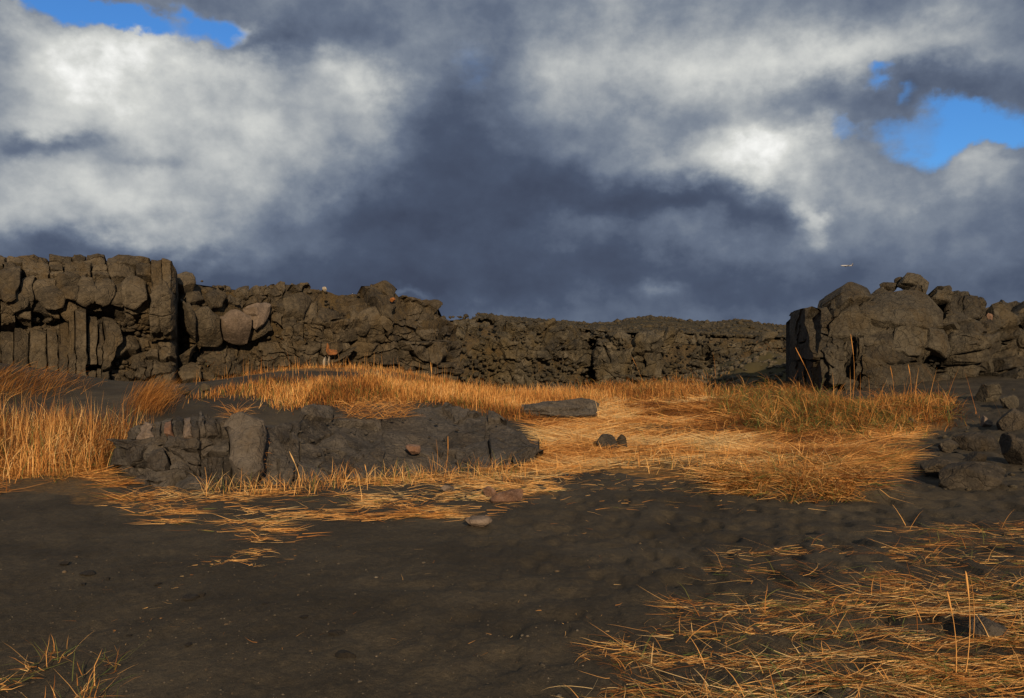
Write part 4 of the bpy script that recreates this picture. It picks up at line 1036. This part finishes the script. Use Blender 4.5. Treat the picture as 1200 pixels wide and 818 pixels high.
# bank
X, Y, px, py = scatter(AREA['bank'], 2900, lambda x, y: .06 + .94 * sstep(-.1, .3, fbm(x * .03, y * .07, 0, 3, 35) + .1), (.06, .1)); n = len(X)
blades('dry_grass', X, Y, U(.12, .42, n), U(.004, .008, n), -PI / 2 - .9 + rng.normal(size=n) * 1.0, U(.8, 1.45, n), U(.2, 1.0, n), np.where(rng.random(n) < .4, U(0, .25, n), tints(n, .2, .85, .18, X, Y, .3)), 'overhanging grass tuft along the sand bank', hug=True, jitter=.3)
X, Y, px, py = scatter([(960, 505), (1085, 500), (1075, 520), (1030, 560), (980, 570), (960, 540)], 4200, lambda x, y: .1 + .9 * sstep(-.2, .3, fbm(x * .02, y * .06, 0, 3, 37))); n = len(X)
blades('straw', X, Y, U(.2, .5, n), U(.004, .009, n), np.where(rng.random(n) < .6, 0, PI) + rng.normal(size=n) * .5, U(1.15, 1.5, n), U(0, .5, n), tints(n, .1, .66, .14, X, Y, .2), 'thin rusty straw thinning out towards the boulder pile', hug=True, jitter=.4)
# nearest straw, bottom right
def near_mask(x, y):
    m = fbm(x * .007, y * .085, 0, 5, 38, .6) * 2.2 + .0013 * (x - 970) + .10 * (y > 760) 
    return np.clip(sstep(-.12, .30, m), .015, 1)
X, Y, px, py = scatter(AREA['near'], 9200, near_mask); n = len(X)
fl = fbm(X * 1.3, Y * 1.8, 0, 2, 43) * .5
blades('straw', X, Y, U(.05, .33, n), U(.0018, .0044, n), PI + .10 + fl + rng.normal(size=n) * .30 + np.where(rng.random(n) < .25, PI, 0), U(1.15, 1.62, n), U(-.1, .5, n), np.where(rng.random(n) < .35, U(0, .3, n), tints(n, .3, .88, .20, X, Y, .3)), 'windblown straw lying across the nearest sand', hug=True, seg=5, jitter=.15, curl=.20)
X, Y, px, py = scatter(AREA['near'], 1100, near_mask); n = len(X)
blades('green_and_dry_grass', X, Y, U(.08, .26, n), U(.003, .005, n), U(0, 2 * PI, n), U(.5, 1.3, n), U(.3, 1.2, n), tints(n, .15, .85, .45, X, Y), 'short green and dry blades among the nearest straw', seg=4, jitter=.25)
X, Y, px, py = scatter(AREA['corner'], 420, lambda x, y: sstep(-.1, .3, fbm(x * .03, y * .06, 0, 2, 45))); n = len(X)
blades('green_and_dry_grass', X, Y, U(.06, .24, n), U(.003, .005, n), U(0, 2 * PI, n), U(.3, 1.4, n), U(.2, 1.0, n), tints(n, .2, .86, .35), 'sparse blades in the near left corner of the sand', hug=True, seg=4, jitter=.3)
# rooted tussocks: every one fans out from its own root and droops
def tussocks(poly, count, nb, ln, wd, lo, hi, green, label, up=(.15, 1.0)):
    cx_, cy_, px, py = scatter(poly, count, None, (.05, .1)); c_ = len(cx_)
    k = np.repeat(np.arange(c_), nb); n = len(k)
    sc_ = U(.6, 1.15, c_)[k]; tn_ = U(lo, hi, c_)[k]
    t = np.clip(tn_ + rng.normal(size=n) * .12, 0, .88); g = rng.random(n) < green; t[g] = U(.9, 1, n)[g]
    wind = U(-.6, .6, c_)[k] + PI
    a = np.where(rng.random(n) < .45, wind + rng.normal(size=n) * .5, U(0, 2 * PI, n))
    return blades('grass_tussocks', cx_[k] + rng.normal(size=n) * .035 * sc_, cy_[k] + rng.normal(size=n) * .035 * sc_, U(ln[0], ln[1], n) * sc_, U(wd[0], wd[1], n), a, U(up[0], up[1], n), U(.5, 1.9, n), t, label, seg=5, jitter=.12, curl=.10)
tussocks(AREA['hummock'], 110, 36, (.28, .66), (.007, .012), .05, .62, .26, 'drooping tussocks on the hummock below the crag')
tussocks(AREA['strip'], 55, 26, (.3, .7), (.009, .015), .1, .55, .08, 'drooping tussocks before the far wall')
tussocks([(845, 556), (900, 545), (1000, 535), (1000, 560), (960, 578), (890, 574)], 46, 30, (.16, .42), (.004, .007), .05, .7, .22, 'drooping tussocks along the sand bank', (.4, 1.2))
tussocks([(-60, 535), (60, 545), (150, 530), (150, 552), (60, 570), (-60, 575)], 30, 22, (.12, .36), (.003, .006), .1, .6, .2, 'low tussocks at the foot of the tall left grass', (.3, 1.2))
tussocks(AREA['near'], 26, 18, (.08, .28), (.0022, .004), .2, .75, .3, 'small tussocks among the nearest straw', (.5, 1.3))
X, Y, px, py = scatter([(560, 575), (660, 545), (860, 552), (1040, 550), (1060, 580), (860, 612), (700, 602), (600, 612)], 520, lambda x, y: sstep(605, 550, y + 20 * fbm(x * .02, y * .1, 0, 2, 29))); n = len(X)
blades('straw', X, Y, U(.05, .26, n), U(.003, .005, n), np.where(rng.random(n) < .6, 0, PI) + rng.normal(size=n) * .5, U(1.15, 1.55, n), U(.0, .5, n), tints(n, .2, .84, .08), 'straws thinning out along the lower edge of the flat', hug=True, jitter=.4, curl=.15)
# dry tufts rooted in the cliff
for cnt, x0, x1, y0, y1, wl, lab in ((420, 205, 330, 395, 450, W_MC, 'dry tufts clinging to the middle cliff above the dune'), (380, 860, 940, 400, 450, W_FW, 'dry moss tufts on the slope at the right end of the far wall')):
    qx = U(x0, x1, cnt); qy = U(y0, y1, cnt); B = wl.P(qx, qy) + wl.Nn(qx, qy) * .15
    k = fbm(qx * .06, qy * .06, 0, 2, 63) > .1
    B = B[k]; c_ = len(B)
    blades('dry_grass', B[:, 0], B[:, 1], U(.15, .45, c_), U(.01, .02, c_), -PI / 2 + rng.normal(size=c_) * .8, U(.5, 1.4, c_), U(.4, 1.2, c_), tints(c_, .1, .5, .1), lab, lift=B[:, 2] - height(B[:, 0], B[:, 1]), jitter=.3)

# ------------------------------------------------------------------ single stalks and the green plant
def strip_mesh(name, pts, wid, tint):
    V, Fc = [], []
    pts = np.array(pts, float)
    for i, p in enumerate(pts):
        w = wid * (1 - .75 * i / (len(pts) - 1)) / 2
        V += [p + (w, 0, 0), p + (-w * .5, w * .8, 0), p + (-w * .5, -w * .8, 0)]
    for i in range(len(pts) - 1):
        for k in range(3):
            a, b = i * 3 + k, i * 3 + (k + 1) % 3
            Fc.append((a, b, b + 3, a + 3))
    Fc.append((2, 1, 0)); e = (len(pts) - 1) * 3; Fc.append((e, e + 1, e + 2))
    me = mesh_py(name, V, Fc)
    a_ = me.attributes.new('tint', 'FLOAT', 'POINT'); a_.data.foreach_set('value', np.full(len(V), tint, np.float32))
    return me
STALKS = [  # base px, py, tip px, py, width m, tint, label
    (1120, 788, 1112, 698, .007, .62, 'bright bent stalk standing in the nearest straw', 1), (1131, 790, 1133, 676, .007, .66, 'tallest golden stalk in the nearest straw', 1),
    (1140, 748, 1137, 672, .005, .55, 'thin golden stalk behind the tallest one in the nearest straw', 0), (1075, 735, 1062, 655, .005, .22, 'dark red stalk in the nearest straw', 0),
    (1062, 616, 1046, 590, .009, .72, 'pale stalk leaning alone on the dark slope', 0), (424, 585, 416, 548, .008, .82, 'pale straight stalk in front of the outcrop', 0),
    (430, 572, 428, 545, .007, .7, 'short pale stalk with a drooping head before the outcrop', 1), (519, 560, 525, 516, .007, .5, 'orange stalk against the outcrop, slanting right', 1),
    (511, 555, 511, 514, .006, .45, 'straight orange stalk against the outcrop', 0), (354, 568, 341, 532, .010, .84, 'cream seed stalk beside the barrel column', 1),
    (241, 580, 240, 546, .008, .66, 'thin stalk before the stubby columns', 0),
    (702, 491, 695, 461, .014, .86, 'pale stalk at the right end of the long flat rock', 0), (503, 470, 505, 427, .012, .62, 'tall pale stalk on the dune top', 1),
    (998, 478, 998, 398, .012, .5, 'tall reddish stalk standing against the crag', 1), (1067, 470, 1065, 430, .014, .5, 'stout orange stalk at the crag foot', 1),
    (1047, 478, 1044, 432, .013, .42, 'orange seed stalk below the crag slab', 1), (838, 455, 835, 412, .016, .45, 'thin stalk at the left of the green hummock', 0),
    (960, 478, 935, 412, .011, .5, 'long stalk leaning left across the shaded crag face', 1), (755, 452, 742, 421, .012, .52, 'stalk leaning left before the far wall', 1),
]
for bx, by, tx, ty, w, tint, lab, head in STALKS:
    x, y, z = on_ground(bx, by)
    if 500 < by < 592 and 230 < bx < 530: y -= 0.15; x = (bx - 600) / F * y; z = float(height(np.array([x]), np.array([y]))[0])
    tip = at(tx, ty, y) - np.array([x, y, z])
    t = np.linspace(0, 1, 7)[:, None]
    pts = tip * t + np.array([tip[2] * .08, 0, 0]) * (t * (1 - t)) * 2
    o = link('grass_stalk', strip_mesh('grass_stalk', pts, w, tint), MAT['grass'])
    o.location = (x, y, z - .01)
    tag(o, lab, 'grass stalk', 'single dry stalks')
    if head:
        L_ = float(np.linalg.norm(tip)) * .26
        P_, F_ = ICO[2]
        q = mathutils.Vector((pts[-1] - pts[-2])).to_track_quat('Z', 'Y').to_matrix()
        P_ = (P_ * np.array([w * .62, w * .62, L_ * .62])) @ np.array(q).T
        P_ = P_ * (1 + .12 * rng.normal(size=(len(P_), 1)))
        me = mesh_py('seed_head', P_ + pts[-1] - (pts[-1] - pts[-3]) * .2, F_)
        a_ = me.attributes.new('tint', 'FLOAT', 'POINT'); a_.data.foreach_set('value', np.full(len(P_), min(tint, .88), np.float32))
        link('seed_head', me, MAT['grass'], o)
# green plant beside the outcrop
x, y, z = on_ground(138, 548)
plant = empty('green_plant', (x, y, z)); tag(plant, 'green broad-bladed grass plant at the left end of the outcrop', 'plant')
for i, (dx, dz, w, tn) in enumerate([(-.10, .20, .016, .94), (.06, .34, .018, .93), (.14, .25, .018, .92), (.22, .18, .016, .80), (.02, .26, .016, .97), (.10, .36, .014, .95), (-.04, .30, .016, .96), (.19, .10, .012, .7)]):
    t = np.linspace(0, 1, 7)
    c_ = np.stack([dx * (t + t * t) / 1.6, -.05 * t * (1 if i % 2 else -1), dz * (t * 1.3 - t * t * .3)], -1)
    V = []
    for k in range(7):
        ww = w * math.sin(math.pi * (.18 + .80 * k / 6)) 
        V += [c_[k] + (-ww, 0, 0), c_[k] + (0, -.3 * ww, -.2 * ww), c_[k] + (ww, 0, 0)]
    Fc = [(k * 3 + j, k * 3 + j + 1, k * 3 + j + 4, k * 3 + j + 3) for k in range(6) for j in (0, 1)]
    me = mesh_py('leaf', V, Fc, 180)
    a_ = me.attributes.new('tint', 'FLOAT', 'POINT'); a_.data.foreach_set('value', np.full(len(V), tn, np.float32))
    link('leaf', me, MAT['grass'], plant)

# ------------------------------------------------------------------ airliner low over the plateau
def flat_mat(name, c, rough=.4):
    m, t, b = new_mat(name)
    g = N(t, 'ShaderNodeTexCoord')
    cc = RAMP(t, NOISE(t, g.outputs['Object'], .6, 4, .6), [(.3, tuple(v * .85 for v in c)), (.7, c)])
    L(t, cc, b.inputs['Base Color']); b.inputs['Roughness'].default_value = rough
    return m
MAT['white_paint'] = flat_mat('white_paint', (.30, .31, .34)); MAT['navy_paint'] = flat_mat('navy_paint', (.03, .04, .08)); MAT['engine_grey'] = flat_mat('engine_grey', (.10, .10, .12))
plane = empty('airliner', tuple(at(992.5, 311.3, 2500.0)))
tag(plane, 'distant white airliner with a dark tail flying left above the crag', 'airplane')
def lathe(name, prof, mat, parent, loc=(0, 0, 0), n=14):
    V, Fc = [], []
    for x, r in prof:
        for k in range(n):
            a = 2 * PI * k / n; V.append((x, r * math.cos(a), r * math.sin(a)))
    for i in range(len(prof) - 1):
        for k in range(n): Fc.append((i * n + k, i * n + (k + 1) % n, (i + 1) * n + (k + 1) % n, (i + 1) * n + k))
    Fc.append(tuple(range(n))); Fc.append(tuple((len(prof) - 1) * n + k for k in reversed(range(n))))
    o = link(name, mesh_py(name, V, Fc, 60), MAT[mat], parent, loc); return o
def foil(name, root, tip, th, mat, parent):
    # root, tip: (x lead, x trail, y, z); a tapered thick plate
    V = []
    for (a, b, y, z), t in ((root, th), (tip, th * .4)):
        v = (0, 0, 1) if name != 'tail_fin' else (0, 1, 0)
        for x, s in ((a, 0), (a + (b - a) * .3, 1), (b, 0), (a + (b - a) * .3, -1)):
            V.append((x + 0, y + v[1] * s * t, z + v[2] * s * t))
    return link(name, mesh_py(name, V, [(0, 1, 5, 4), (1, 2, 6, 5), (2, 3, 7, 6), (3, 0, 4, 7), (3, 2, 1, 0), (4, 5, 6, 7)]), MAT[mat], parent)
lathe('fuselage', [(-18.5, .2), (-17.8, .9), (-16, 1.6), (-13.5, 1.95), (8, 1.95), (13, 1.5), (17.5, .5), (18.2, .25)], 'white_paint', plane)
for s in (-1, 1):
    foil('wing', (-4, 3.5, 1.4 * s, -.8), (3.5, 5.4, 17 * s, .9), .45, 'navy_paint', plane)
    foil('tailplane', (13.2, 16.6, .5 * s, .8), (16.2, 17.8, 6.4 * s, 1.2), .22, 'navy_paint', plane)
    lathe('engine', [(-2.2, .95), (-1.4, 1.15), (1.0, 1.0), (2.2, .6)], 'engine_grey', plane, (-2.2, 5.6 * s, -1.9), 12)
foil('tail_fin', (12, 17.5, 0, 1.2), (17.2, 19.2, 0, 7.6), .35, 'navy_paint', plane)
